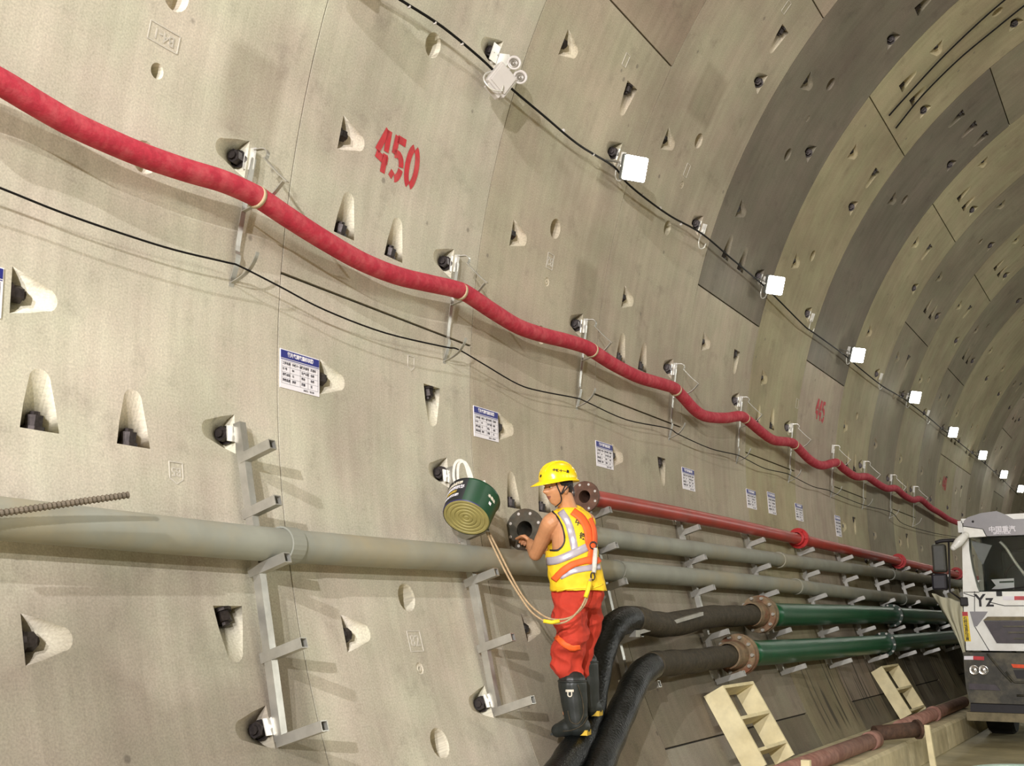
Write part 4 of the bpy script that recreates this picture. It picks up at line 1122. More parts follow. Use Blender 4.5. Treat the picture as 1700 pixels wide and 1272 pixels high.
# legs and feet inside the clothes
limb(body, [PW(948, 985), PW(948, 1045, -.02), PW(944, 1090, .0), PW(955, 1150), PW(962, 1200)], [.08, .06, .045, .045, .04])
limb(body, [PW(970, 985, .16), PW(972, 1040, .2), PW(968, 1085, .22), PW(971, 1140, .24), PW(974, 1172, .25)], [.07, .045, .038, .042, .038])
limb(body, [PW(962, 1205), PW(925, 1215, .05)], [.035, .025]); limb(body, [PW(974, 1172, .25), PW(940, 1184, .3)], [.035, .025])
bo = remeshed(body, 'body', [M['skin'], M['lip']], man, .0045, 3)
mt = world_of(man) @ bo.matrix_parent_inverse; Hinv = HM.inverted()
for p in bo.data.polygons:
    q = Hinv @ (p.center - HC)
    if q.x > .07 and abs(q.y) < .023 and -.0735 < q.z < -.0525: p.material_index = 1
# eyes, brows, hair
for sg in (1, -1):
    c = HC + HM @ Vector((.0765, sg * .031, .002)); mb = MB(); ellipsoid(mb, c, (.008, .012, .0055), HM.to_4x4(), 12, 8); ey = mb.build('eye', M['eyew'], man)
    mb = MB(); ellipsoid(mb, c + HM @ Vector((.0055, -.001, 0)), (.004, .0052, .0048), HM.to_4x4(), 10, 8); mb.build('iris', M['black'], ey)
    mb = MB(); mb.tube(spline([HC + HM @ Vector(v) for v in ((.089, sg * .012, .022), (.088, sg * .030, .026), (.078, sg * .046, .022))], 4), .0032, 6); mb.build('eyebrow', M['hair'], man)
def hairf(d, p):
    return p
mb = MB(); vs = []; 
ellipsoid(mb, HC + HM @ Vector((-.014, 0, .022)), (.094, .080, .104), HM.to_4x4(), 32, 22, lambda d, p: Vector((p.x if d.x < .3 else p.x * .9, p.y * (1 if p.z > -.02 else .96), max(p.z, -.050 if d.x < -.25 else -.012))))
mb.build('hair', M['hair'], man)
# helmet
hm = MB(); nU = 48; prof = []
HO = HC + HM @ Vector((-.004, 0, .054)); tilt = Matrix.Rotation(radians(5), 3, 'Y')
def hp_(a, h, k):   # angle, height 0..1
    rf, rs, hh = .134, .112, .118
    c = cos(a); rr = (1 - h ** 2.6) ** .5 if h < 1 else 0
    return HO + HM @ (tilt @ Vector((rf * c * rr, rs * sin(a) * rr, hh * h)))
vs = []; fs = []; hs_ = [0, .12, .25, .4, .55, .7, .82, .91, .97, .995]
for h in hs_:
    for k in range(nU): vs.append(hp_(2 * pi * k / nU, h, k))
for i in range(len(hs_) - 1):
    for k in range(nU): fs.append((i * nU + k, i * nU + (k + 1) % nU, (i + 1) * nU + (k + 1) % nU, (i + 1) * nU + k))
vs.append(HO + HM @ (tilt @ Vector((0, 0, .119)))); fs += [((len(hs_) - 1) * nU + k, (len(hs_) - 1) * nU + (k + 1) % nU, len(vs) - 1) for k in range(nU)]
hm.add(vs, fs, True)
# rim with a peak in front
vs = []; fs = []
for k in range(nU):
    a = 2 * pi * k / nU; ext = .012 + .048 * max(0, cos(a)) ** 1.6; drop = -.010 - .020 * max(0, cos(a)) ** 1.5 - .006 * max(0, -cos(a))
    for q in ((1.0, .010, 0), (1.0, .0, 0), (1 + ext / .12, drop, 0), (1 + ext / .12, drop - .004, 0), (.985, -.005, 0)):
        vs.append(HO + HM @ (tilt @ Vector((.134 * cos(a) * q[0], .112 * sin(a) * q[0], q[1]))))
for k in range(nU):
    k2 = (k + 1) % nU
    for j in range(4): fs.append((k * 5 + j, k2 * 5 + j, k2 * 5 + j + 1, k * 5 + j + 1))
hm.add(vs, fs, True)
for s_ in (-.028, 0, .028):
    pts = [HO + HM @ (tilt @ Vector((.128 * cos(t), s_, .008 + .112 * sin(t)))) for t in [radians(20 + 14 * i) for i in range(11)]]
    hm.tube(pts, .0055 if s_ else .008, 8)
he = hm.build('helmet', M['helm'], man); hb = bvh_of(he)
vest = MB()
VR = [(982, 962, 46, .16), (965, 958, 44.5, .155), (945, 953, 43.5, .15), (925, 950, 42.5, .145), (900, 950, 40, .14), (880, 950, 38, .138), (864, 949, 34, .125), (853, 948, 27, .105), (845, 945, 18, .08)]
stack(vest, VR)
limb(vest, [PW(940, 853), PW(918, 866, -.02)], [.058, .066]); limb(vest, [PW(955, 853, .1), PW(973, 868, .18)], [.06, .066])
def folds(amp, sc, st=1.0):
    return lambda c: amp * (noise.noise(Vector((c.x * sc, c.y * sc, c.z * sc * st))) + .5 * noise.noise(Vector((c.x * sc * 2.3, c.y * sc * 2.3, c.z * sc * 2.3 * st + 9))))
ve = remeshed(vest, 'vest', M['vest'], man, .006, 6, folds(.010, 9, 1.3)); vb = bvh_of(ve)
# cut the arm hole out of the vest so that bare shoulder and side show
AH = [(908, 846), (919, 850), (929, 862), (936, 882), (937, 900), (929, 913), (912, 915), (900, 915), (890, 880)]
def view_px(P):
    v = P - CAM; z = v.dot(FW); return 850 + FPX * v.dot(RI) / z, 636 - FPX * v.dot(UP) / z
def in_poly(x, y, pl):
    t = False; j = len(pl) - 1
    for i in range(len(pl)):
        if (pl[i][1] > y) != (pl[j][1] > y) and x < (pl[j][0] - pl[i][0]) * (y - pl[i][1]) / (pl[j][1] - pl[i][1]) + pl[i][0]: t = not t
        j = i
    return t
mtv = world_of(man) @ ve.matrix_parent_inverse; bmv = bmesh.new(); bmv.from_mesh(ve.data); kill = []
for f in bmv.faces:
    P = mtv @ f.calc_center_median()
    if (P - at_w(940, 880, WM)).dot(WH) < .06 and in_poly(*view_px(P), AH): kill.append(f)
bmesh.ops.delete(bmv, geom=kill, context='FACES'); bmv.to_mesh(ve.data); bmv.free()
tr = MB()
stack(tr, [(972, 958, 37, .125), (990, 959, 39, .14), (1010, 957, 35, .12)])
limb(tr, [PW(946, 985), PW(946, 1020, -.02), PW(948, 1060, -.03), PW(941, 1097, .0), PW(948, 1126, .01)], [.120, .116, .118, .100, .078])
limb(tr, [PW(976, 990, .12), PW(975, 1035, .20), PW(966, 1075, .22), PW(963, 1105, .23), PW(966, 1130, .24)], [.105, .09, .075, .072, .07])
def ridges(c):
    a = noise.noise(Vector((c.x * 5, c.y * 5, c.z * 7 + 3))); b = noise.noise(Vector((c.x * 9 + 4, c.y * 9, c.z * 13)))
    return .026 * (.35 - abs(a) * 1.9) + .016 * (.3 - abs(b) * 1.7)
tro = remeshed(tr, 'trousers', M['trous'], man, .0065, 4, ridges); tb = bvh_of(tro)
def boot(dx, dy, w, name='boot'):
    mb = MB(); Q = lambda x, y, o=0: PW(x + dx, y + dy, w + o)
    limb(mb, [Q(950, 1134), Q(953, 1160), Q(956, 1188), Q(958, 1206)], [.092, .086, .076, .070])
    limb(mb, [Q(966, 1207), Q(944, 1208, .02), Q(926, 1213, .05)], [.058, .060, .044])
    b = remeshed(mb, name, M['boot'], man, .006, 3)
    mb = MB()
    hl, tl = Q(968, 1217, 0), Q(924, 1222, .06); d = (tl - hl); d.z = 0; d.normalize(); s = ZW.cross(d)
    def slab(c0, c1, w0, w1, h): 
        P = [c0 + s * w0, c0 - s * w0, c1 - s * w1, c1 + s * w1]; mb.prism(P, Vector((0, 0, h)))
    slab(hl - d * .04 - Vector((0, 0, .012)), hl + d * .05 - Vector((0, 0, .012)), .044, .044, .032); ob = mb.build('heel', M['sole'], b)
    mb = MB(); slab(hl + d * .055 + Vector((0, 0, .006)), tl + d * .03 + Vector((0, 0, .004)), .036, .030, .014); mb.build('sole', M['boot'], b)
    mb = MB(); c = [Q(950, 1131) + (UW * cos(a) + WH * sin(a)) * .086 for a in [2 * pi * k / 24 for k in range(24)]]; mb.tube(c, .008, 8, closed=True); mb.build('cuff', M['boot'], b)
    return b
b1 = boot(0, 0, 0); bb = bvh_of(b1); b2 = boot(20, -32, .26)
# things laid on the cloth: path in the view, pressed on the surface
def on_surf(bv, x, y, e=.004):
    d = ray(x, y).normalized(); r = bv.ray_cast(CAM, d)
    return (r[0] + r[1] * e if r[1].dot(d) < 0 else r[0] - r[1] * e) if r[0] else None
def drape(name, bv, pts, wpx, mat, parent, e=.004, th=.003, n=7):
    q = spline([Vector((x, y, 0)) for x, y in pts], n); L = []; R = []; C_ = []
    last = None
    for i, p in enumerate(q):
        t = (q[min(i + 1, len(q) - 1)] - q[max(0, i - 1)]).normalized(); nn = Vector((-t.y, t.x, 0)) * wpx / 2
        a = [on_surf(bv, *(p + nn * f)[:2], e) for f in (-1, -.33, .33, 1)]
        if any(v is None for v in a): continue
        L.append(a)
    if len(L) < 2: print('DRAPE EMPTY', name, pts[0]); return None
    mb = MB(); vs = [v for a in L for v in a]; fs = []
    for i in range(len(L) - 1):
        for j in range(3): fs.append((i * 4 + j, i * 4 + j + 1, i * 4 + j + 5, i * 4 + j + 4))
    mb.add(vs, fs, True); o = mb.build(name, mat, parent); m = o.modifiers.new('t', 'SOLIDIFY'); m.thickness = th; m.offset = 0
    return o
def plate_text(txt, bv, x, y, size, rot, mat, parent, name):
    P = on_surf(bv, x, y, .0015); 
    if P is None: print('TEXT MISS', txt); return
    r = bv.find_nearest(P); n = r[1]
    if n.dot(CAM - P) < 0: n = -n
    xd = UW - n * UW.dot(n); xd.normalize(); yd = n.cross(xd)
    Mx = Matrix(((xd.x, yd.x, n.x, P.x), (xd.y, yd.y, n.y, P.y), (xd.z, yd.z, n.z, P.z), (0, 0, 0, 1))) @ Matrix.Rotation(radians(rot), 4, 'Z')
    text_mesh(name, txt, size, Mx, mat, parent, ext=.0012, bold=.001)
drape('reflective_band', vb, [(931, 849), (943, 868), (950, 892), (955, 918)], 12, M['refl'], ve)
drape('reflective_band', vb, [(908, 932), (925, 930), (950, 920), (975, 908), (990, 900)], 13, M['refl'], ve, .005)
drape('reflective_band', vb, [(930, 958), (952, 948), (980, 943), (996, 941)], 10, M['refl'], ve, .005)
drape('armhole_trim', vb, [(917, 850), (928, 862), (936, 882), (937, 900), (928, 913), (914, 914)], 2.4, M['black'], ve, .006)
drape('shoulder_strap', vb, [(950, 850), (965, 862), (974, 880), (977, 900), (981, 912)], 12, M['orange'], man, .010)
drape('shoulder_strap', vb, [(978, 862), (984, 880), (985, 900), (983, 912)], 7, M['orange'], man, .012)
drape('back_strap', vb, [(981, 912), (979, 925), (977, 937)], 9, M['orange'], man, .010)
drape('waist_strap', vb, [(984, 929), (960, 934), (943, 942), (930, 953), (921, 963)], 11, M['orange'], man, .012)
drape('waist_strap', vb, [(988, 928), (994, 938), (998, 946)], 9, M['orange'], man, .010)
drape('thigh_strap', tb, [(921, 1047), (927, 1059), (938, 1070), (950, 1075), (962, 1074)], 9, M['orange'], man, .010)
drape('vest_hem', vb, [(922, 982), (940, 978), (965, 977), (985, 976), (1000, 970)], 2, M['ropey'], ve, .006)
for i, (ch, x, y) in enumerate((('中', 960, 868), ('铁', 967, 891))): plate_text(ch, vb, x, y, .045, -15, M['black'], ve, 'vest_lettering')
for i, ch in enumerate('中铁十一局'): plate_text(ch, hb, 920 + i * 5.6, 781 + i * .6, .021, -4, M['black'], he, 'helmet_lettering')
plate_text('中', hb, 898, 791, .02, 0, M['black'], he, 'helmet_lettering')
# chin straps
def skin_path(pts, e=.004):
    fb = bvh_of(bo); return [on_surf(fb, x, y, e) or PW(x, y, -.13) for x, y in pts]
for pp in (((922, 796), (925, 808), (930, 820), (931, 832), (922, 842)), ((944, 797), (938, 808), (931, 820)), ((948, 803), (952, 812), (953, 824)), ((948, 803), (940, 811), (932, 820))):
    mb = MB(); mb.tube(spline(skin_path(pp, .005), 4), .0042, 6); mb.build('chin_strap', M['black'], man)
plate_text('U', bb, 946, 1153, .05, 0, M['cream'], b1, 'boot_emblem')
drape('boot_emblem', bb, [(946, 1145), (946, 1149)], 13, M['cream'], b1, .003)
drape('boot_seam', bb, [(959, 1137), (966, 1160), (968, 1185), (960, 1201), (948, 1198), (943, 1180)], 1.6, M['rubberdust'], b1, .003)
drape('boot_seam', bb, [(975, 1190), (966, 1204), (950, 1212), (935, 1214)], 1.4, M['rubberdust'], b1, .003)
# shock pack, hook and lanyard to the bracket
mb = MB(); a = on_surf(vb, 983, 912, .03); b = on_surf(vb, 981, 952, .035); mb.tube([a, a * .5 + b * .5, b], [.014, .016, .014], 10); mb.build('shock_absorber', M['web'], man)
mb = MB(); c = on_surf(vb, 981, 906, .02); mb.tube([c + (UW * cos(t) + ZW * sin(t)) * .022 for t in [2 * pi * k / 14 for k in range(14)]], .005, 6, closed=True)
c = on_surf(vb, 981, 958, .03); mb.tube([c + (UW * cos(t) * .7 + ZW * sin(t) * 1.3) * .018 for t in [2 * pi * k / 14 for k in range(14)]], .005, 6, closed=True); mb.build('snap_hook', M['nut'], man)
def rp_(x, y, w): return at_w(x, y, w)
R1 = [rp_(981, 960, 7.28), rp_(976, 990, 7.26), rp_(966, 1010, 7.25), rp_(945, 1026, 7.2), (rp_(915, 1028, 7.2)), rp_(890, 1014, 7.2), rp_(868, 990, 7.2), rp_(848, 955, 7.2), rp_(828, 915, 7.25), rp_(812, 884, 7.3)]
R2 = [rp_(979, 962, 7.27), rp_(973, 990, 7.25), rp_(962, 1012, 7.23), rp_(940, 1032, 7.18), (rp_(912, 1034, 7.17)), rp_(884, 1018, 7.17), rp_(862, 988, 7.18), rp_(842, 955, 7.2), rp_(822, 915, 7.24), rp_(808, 884, 7.3)]
ln = empty('safety_lanyard', R1[-1], 'tan double rope lanyard sagging from the bracket to the worker back', 'lanyard')
mb = MB(); mb.tube(spline(R1, 6), .0062, 8); mb.build('rope', M['rope'], ln); mb = MB(); mb.tube(spline(R2, 6), .0062, 8); mb.build('rope', M['rope'], ln)
mb = MB(); mb.tube([rp_(979, 966, 7.25), rp_(976, 980, 7.24), rp_(972, 992, 7.235)], .014, 10); mb.build('rope_sleeve', M['ropey'], ln)
mb = MB(); mb.tube([rp_(902, 1031, 7.16), rp_(916, 1033.5, 7.16), rp_(929, 1031, 7.16)], .012, 10); mb.build('rope_sleeve', M['ropey'], ln)
# ---------------------------------------------------------------- truck
YF = 17.0; 
XL = at_y(1597, 1000, YF).x; XC = XL + 1.25
M['cabw'] = simple('white_cab_paint', srgb(242, 242, 236), 0.3, var=.02, coat=.3, dirt=srgb(190, 182, 160), dirt_amt=.3)
M['visor'] = simple('grey_sun_visor', srgb(140, 138, 142), 0.3, var=.04, coat=.3)
M['bump'] = simple('muddy_dark_bumper', srgb(58, 56, 48), 0.6, var=.3, scale=9, dirt=srgb(124, 116, 92), dirt_amt=.7)
M['mud'] = simple('mud_caked_step', srgb(124, 114, 88), 0.8, var=.2, scale=10, bump=.3)
M['tyre'] = simple('tyre_rubber', srgb(30, 30, 28), 0.85, var=.2, scale=12)
M['grille'] = simple('dark_grille', srgb(62, 54, 58), 0.5, var=.2)
M['chrome'] = simple('chrome', srgb(210, 208, 204), 0.15, .9)
M['orlamp'] = simple('orange_indicator', srgb(236, 84, 40), 0.25)
M['mirror'] = simple('mirror_shell', srgb(66, 66, 60), 0.45)
M['mirrorb'] = simple('mirror_shell_lower', srgb(36, 34, 42), 0.35)
M['redsheet'] = simple('red_reflector', srgb(186, 40, 44), 0.35)
M['stick'] = simple('yellow_sticker', srgb(236, 204, 30), 0.4)
M['seat'] = simple('dark_cab_interior', srgb(24, 40, 38), 0.7)
mg, nt, b = new_mat('windscreen_glass'); b.inputs['Base Color'].default_value = (.9, .95, .93, 1); b.inputs['Roughness'].default_value = .03; b.inputs['Transmission Weight'].default_value = 1.0; b.inputs['IOR'].default_value = 1.2
M['glass'] = mg
tk = empty('truck', (XC, YF + 1.6, 0), 'white dump truck with grey visor facing us at the right edge', 'truck')
def tq(x, y, dy=0.0):
    p = at_y(x, y, YF); return Vector((p.x, YF + dy, p.z))
def mir(p): return Vector((2 * XC - p.x, p.y, p.z))
def sym(pts): return [tq(*p) for p in pts] + [mir(tq(*p)) for p in reversed(pts)]
def plate(name, mat, poly, y0, y1, parent=tk):
    mb = MB(); mb.prism([Vector((p.x, YF + y0, p.z)) for p in poly], (0, y1 - y0, 0)); return mb.build(name, mat, parent)
# cab shell: side posts, roof, floor, back, lower front
zt = tq(1600, 878).z; zb = tq(1600, 1082).z; zw = tq(1622, 982).z; ztop = tq(1640, 892).z
xl, xr = XL, 2 * XC - XL
mb = MB()
lw = [(1597, 890), (1597.5, 1000), (1602, 1080)]
front_low = [tq(1599, 983), tq(1600.5, 1030), tq(1604, 1080)]
mb.prism(front_low + [mir(p) for p in reversed(front_low)], (0, .16, 0))
for f in (lambda p: p, mir):     # corner posts following the curved edge of the windscreen
    P = [tq(1597, 876), tq(1607, 876), tq(1609, 915), tq(1614, 945), tq(1622, 975), tq(1626, 984), tq(1598.5, 984)]
    P = [f(p) for p in P]; mb.prism(P, (0, .22, 0))
for X in (xl, xr - .06):
    mb.box((X + .03, YF + 1.15, (zb + zw) / 2), (.06, 1.9, zw - zb)); mb.box((X + .03, YF + 1.95, (zw + zt) / 2), (.06, .3, zt - zw)); mb.box((X + .03, YF + 1.1, zt + .04), (.06, 1.9, .16))
mb.box((XC, YF + 2.08, (zb + zt) / 2), (xr - xl, .06, zt - zb + .2)); mb.box((XC, YF + 1.15, zt + .12), (xr - xl - .1, 2.0, .06), None)
mb.build('cab_body', M['cabw'], tk)
plate('sun_visor', M['visor'], [tq(1601, 874), tq(1602, 866), tq(1608, 860), tq(1630, 853), tq(1656, 849.5), tq(1672, 856), tq(1684, 863)] + [mir(p) for p in (tq(1684, 863), tq(1672, 856), tq(1656, 849.5), tq(1630, 853), tq(1608, 860), tq(1602, 866), tq(1601, 874))] + [mir(tq(1640, 891)), tq(1640, 891), tq(1634, 879)], -.10, .12)
plate('roof_fairing', M['cabw'], [tq(1664, 853), tq(1700, 851)] + [mir(tq(1700, 851)), mir(tq(1664, 853)), mir(tq(1684, 866)), tq(1684, 866)], .12, .9)
plate('corner_panel', M['cabw'], [tq(1601, 875.5), tq(1633, 880), tq(1639, 891.5), tq(1609, 893.5), tq(1603, 890)], -.12, .02)
mb = MB(); ellipsoid(mb, tq(1617, 867, -.10), (.016, .01, .016)); mb.build('visor_plug', M['black'], tk)
text_mesh('visor_lettering', '中国重汽', .085, Matrix.Translation(tq(1665, 880, -.103)) @ Matrix.Rotation(pi / 2, 4, 'X'), M['paper'], tk, .002, bold=.002)
text_mesh('visor_lettering', 'SINOTRUK', .045, Matrix.Translation(tq(1665, 886, -.103)) @ Matrix.Rotation(pi / 2, 4, 'X'), M['paper'], tk, .002, bold=.0015)
# windscreen with what shows behind it
plate('windscreen', M['glass'], [tq(1608, 893), tq(1609, 915), tq(1614, 945), tq(1622, 975), tq(1626, 983)] + [mir(p) for p in (tq(1626, 983), tq(1622, 975), tq(1614, 945), tq(1609, 915), tq(1608, 893))], .05, .058)
mb = MB(); mb.box((XC, YF + 1.9, (zw + zt) / 2), (xr - xl - .14, .02, zt - zw)); mb.box((XC, YF + .35, zw - .02), (xr - xl - .14, .6, .06))
for X in (xl + .65, xr - .65): mb.box((X, YF + 1.35, zw + .25), (.5, .18, .75), None, .05); mb.box((X, YF + 1.1, zw - .1), (.5, .5, .14), None, .04)
mb.build('cab_interior', M['seat'], tk)
mb = MB(); c = tq(1690, 955, .55); mb.tube([c + Vector((.22 * cos(t), .08 * sin(t), .2 * sin(t))) for t in [2 * pi * k / 24 for k in range(24)]], .014, 8, closed=True); mb.build('steering_wheel', M['tyre'], tk)
mb = MB(); mb.tube(spline([tq(1657, 898, .20), tq(1668, 910, .2), tq(1682, 932, .2), tq(1700, 956, .2)], 5), .02, 8); mb.build('curtain_rail', M['galvwhite'], tk)
plate('cab_curtain', M['visor'], [tq(1611, 897), tq(1645, 905), tq(1640, 915), tq(1630, 938), tq(1622, 925), tq(1613, 905)], .10, .12)
plate('dash_sheet', M['paper'], [tq(1644, 962), tq(1682, 960), tq(1683, 978), tq(1645, 978), tq(1652, 972)], .075, .085)
plate('dash_sheet_print', M['greencollar'], [tq(1658, 965), tq(1682, 964), tq(1682, 967), tq(1658, 968)], .066, .072)
for a, b_ in (((1640, 981), (1700, 975)), ((1655, 985), (1700, 979))):
    mb = MB(); mb.tube([tq(a[0], a[1], .02), tq(b_[0], b_[1], .03)], .009, 6); mb.build('wiper', M['black'], tk)
mb = MB(); mb.box(tq(1659, 986, .0), (.07, .05, .06)); mb.build('wiper_mount', M['black'], tk)
# lower front
mb = MB()
for pts in ([(1618, 982), (1618, 1014), (1622, 1034), (1618, 1040), (1645, 1085)], [(1600, 985), (1618, 991)], [(1643, 1000), (1668, 1006), (1700, 1006)]):
    mb.tube([tq(x, y, -.003) for x, y in pts], .005, 5)
mb.build('panel_seam', M['black'], tk)
plate('upper_grille_panel', M['visor'], [tq(1610, 1015.5), tq(1640, 1015.5), tq(1636, 1022), tq(1622, 1040), tq(1617, 1040)], -.012, .01)
plate('grille', M['grille'], [tq(1633, 1031), tq(1655, 1068)] + [mir(tq(1655, 1068)), mir(tq(1633, 1031))], -.02, .02)
plate('grille_lip', M['mud'], [tq(1633, 1030), tq(1640, 1024)] + [mir(tq(1640, 1024)), mir(tq(1633, 1030))], -.04, .0)
mb = MB()
for k in range(3): mb.box((XC, YF - .03, tq(1650, 1040 + k * 10).z), (1.5 - k * .12, .02, .02))
mb.build('grille_bar', M['bump'], tk)
text_mesh('cab_lettering', 'Yz', .235, Matrix.Translation(tq(1633.5, 998, -.004)) @ Matrix.Rotation(pi / 2, 4, 'X'), M['black'], tk, .002, bold=.004)
plate('white_reflector_strip', M['paper'], [tq(1665, 990), tq(1684, 990), tq(1684, 996.5), tq(1665, 996.5)], -.006, .0)
plate('red_reflector_strip', M['redsheet'], [tq(1684, 990), tq(1700, 990), tq(1712, 990), tq(1712, 996.5), tq(1684, 996.5)], -.006, .0)
plate('sticker', M['stick'], [tq(1597.5, 1016), tq(1606.5, 1016), tq(1612, 1065), tq(1602, 1065)], -.006, .0)
plate('sticker_cap', M['redsheet'], [tq(1597.5, 1016), tq(1606.5, 1016), tq(1607, 1023), tq(1598, 1023)], -.009, -.004)
for i, ch in enumerate('右转弯盲区注意'):
    text_mesh('sticker_lettering', ch, .05, Matrix.Translation(tq(1602.5 + i * .65, 1027 + i * 5.8, -.008)) @ Matrix.Rotation(pi / 2, 4, 'X'), M['black'], tk, .001, bold=.001)
# bumper
zg = tq(1612, 1168).z
P = [tq(1601, 1083), tq(1603, 1110), tq(1606, 1140), tq(1612, 1166)]
plate('bumper', M['bump'], P + [mir(p) for p in reversed(P)], -.12, .3)
plate('bumper_skirt', M['mud'], [tq(1607, 1181), tq(1608, 1195), mir(tq(1608, 1195)), mir(tq(1607, 1181))], -.14, .1)
plate('underrun_panel', M['black'], [tq(1612, 1166), tq(1612, 1181), mir(tq(1612, 1181)), mir(tq(1612, 1166))], -.05, .1)
for f in (lambda p: p, mir):
    for x in (1619.5, 1634.5):
        c = f(tq(x, 1112, -.12)); mb = MB(); mb.ring(c, (0, -1, 0), [(0, .062), (.02, .066), (.02, .056), (.004, .03), (.012, .02), (.012, 0)], 20, True); mb.build('headlight', M['chrome'], tk)
    for (xa, ya, xb, yb) in ((1606, 1120, 1656, 1125), (1609, 1147, 1668, 1150)):
        mb = MB(); mb.box((f(tq((xa + xb) / 2, 0)).x, YF - .13, tq(xa, (ya + yb) / 2).z), (abs(tq(xb, 0).x - tq(xa, 0).x), .03, .028)); mb.build('bumper_rib', M['mud'], tk)
plate('fog_light_panel', M['grille'], [tq(1611, 1134), tq(1655, 1136), tq(1664, 1146), tq(1611, 1144)], -.135, -.11)
plate('white_reflector_strip', M['paper'], [tq(1603, 1089), tq(1618, 1089), tq(1618, 1095), tq(1603, 1095)], -.13, -.12)
plate('red_reflector_strip', M['redsheet'], [tq(1618, 1089), tq(1636, 1090), tq(1636, 1096), tq(1618, 1095)], -.13, -.12)
plate('indicator', M['orlamp'], [tq(1681, 1102), tq(1720, 1104), tq(1720, 1110), tq(1684, 1108)], -.15, -.11)
for pts in ([(1641, 1085), (1668, 1118), (1682, 1132)], [(1672, 1115), (1686, 1132), (1720, 1133)], [(1690, 1154), (1720, 1154)]):
    mb = MB(); mb.tube([tq(x, y, -.13) for x, y in pts], .014, 6); mb.build('bumper_trim', M['bump'], tk)
plate('number_plate_holder', M['black'], [tq(1684, 1112), tq(1725, 1112), tq(1725, 1126), tq(1690, 1126)], -.135, -.12)
# mirrors
mb = MB(); mb.tube(spline([tq(1600, 897, .1), tq(1585, 897, .05), tq(1565, 898, .0), tq(1553, 901, .0)], 4), .026, 8); mb.build('mirror_arm', M['black'], tk)
for (x0, y0, x1, y1, mt_, n_) in ((1547, 904, 1573, 950, 'mirror', 'mirror_shell'), (1547, 953, 1574, 980, 'mirrorb', 'mirror_shell')):
    a = tq(x0, y0); b_ = tq(x1, y1); mb = MB(); mb.box(((a.x + b_.x) / 2, YF, (a.z + b_.z) / 2), (b_.x - a.x, .16, a.z - b_.z), None, .03); mb.build(n_, M[mt_], tk)
mb = MB(); a = tq(1572, 900); b_ = tq(1574, 982); mb.tube([a + Vector((.02, .02, 0)), b_ + Vector((.02, .02, 0)), tq(1600, 1000, .1)], .014, 6); mb.build('mirror_arm', M['black'], tk)
mb = MB(); a = tq(1606, 890, -.16); b_ = tq(1587, 911, -.22); limb(mb, [a, a * .5 + b_ * .5, b_], [.05, .062, .04]); mb.build('front_view_mirror', M['cabw'], tk)
mb = MB(); mb.box(tq(1601, 999, -.02), (.10, .08, .12), None, .015); mb.build('door_handle', M['black'], tk)
# right side mirror
mb = MB(); a = mir(tq(1573, 904)); b_ = mir(tq(1547, 980)); mb.box(((a.x + b_.x) / 2, YF, (a.z + b_.z) / 2), (.25, .16, abs(a.z - b_.z)), None, .03); mb.build('mirror_shell', M['mirror'], tk)
mb = MB(); mb.tube([mir(tq(1600, 897, .1)), mir(tq(1560, 898))], .026, 8); mb.build('mirror_arm', M['black'], tk)
# chassis, tipper body, wheels
mb = MB(); 
for X in (XC - .4, XC + .4): mb.box((X, YF + 4.4, .95), (.1, 8.2, .26))
mb.box((XC, YF + .25, .75), (2.1, .3, .5)); mb.build('chassis', M['bump'], tk)
mb = MB(); y0 = YF + 2.5; y1 = YF + 8.6
mb.prism([Vector((XC - 1.15, y0, 1.25)), Vector((XC + 1.15, y0, 1.25)), Vector((XC + 1.25, y0, 2.75)), Vector((XC - 1.25, y0, 2.75))], (0, y1 - y0, 0))
for k in range(7):
    for sx in (-1, 1): mb.box((XC + sx * 1.25, y0 + .3 + k * .92, 2.0), (.08, .1, 1.5))
mb.build('tipper_body', M['bump'], tk)
for yy in (YF + 1.35, YF + 5.6, YF + 7.0):
    for sx in (-1, 1):
        c = Vector((XC + sx * 1.03, yy, .53)); mb = MB(); mb.ring(c, (sx, 0, 0), [(-.19, .28), (-.19, .50), (-.15, .53), (.13, .53), (.17, .50), (.17, .28), (.06, .24), (.06, 0)], 36); w_ = mb.build('wheel', M['tyre'], tk)
        mb = MB(); mb.ring(c, (sx, 0, 0), [(.07, .26), (.05, .2), (.12, .12), (.12, 0)], 20); mb.build('wheel_hub', M['mud'], w_)
for sx in (-1, 1):
    mb = MB(); c = Vector((XC + sx * 1.0, YF + 1.35, .53)); pts = [c + Vector((0, .66 * cos(t), .66 * sin(t))) for t in [radians(15 + 15 * i) for i in range(11)]]
    for a, b_ in zip(pts, pts[1:]): mb.prism([a - Vector((.2, 0, 0)), a + Vector((.2, 0, 0)), b_ + Vector((.2, 0, 0)), b_ - Vector((.2, 0, 0))], (0, 0, .02))
    mb.build('mudguard', M['bump'], tk)
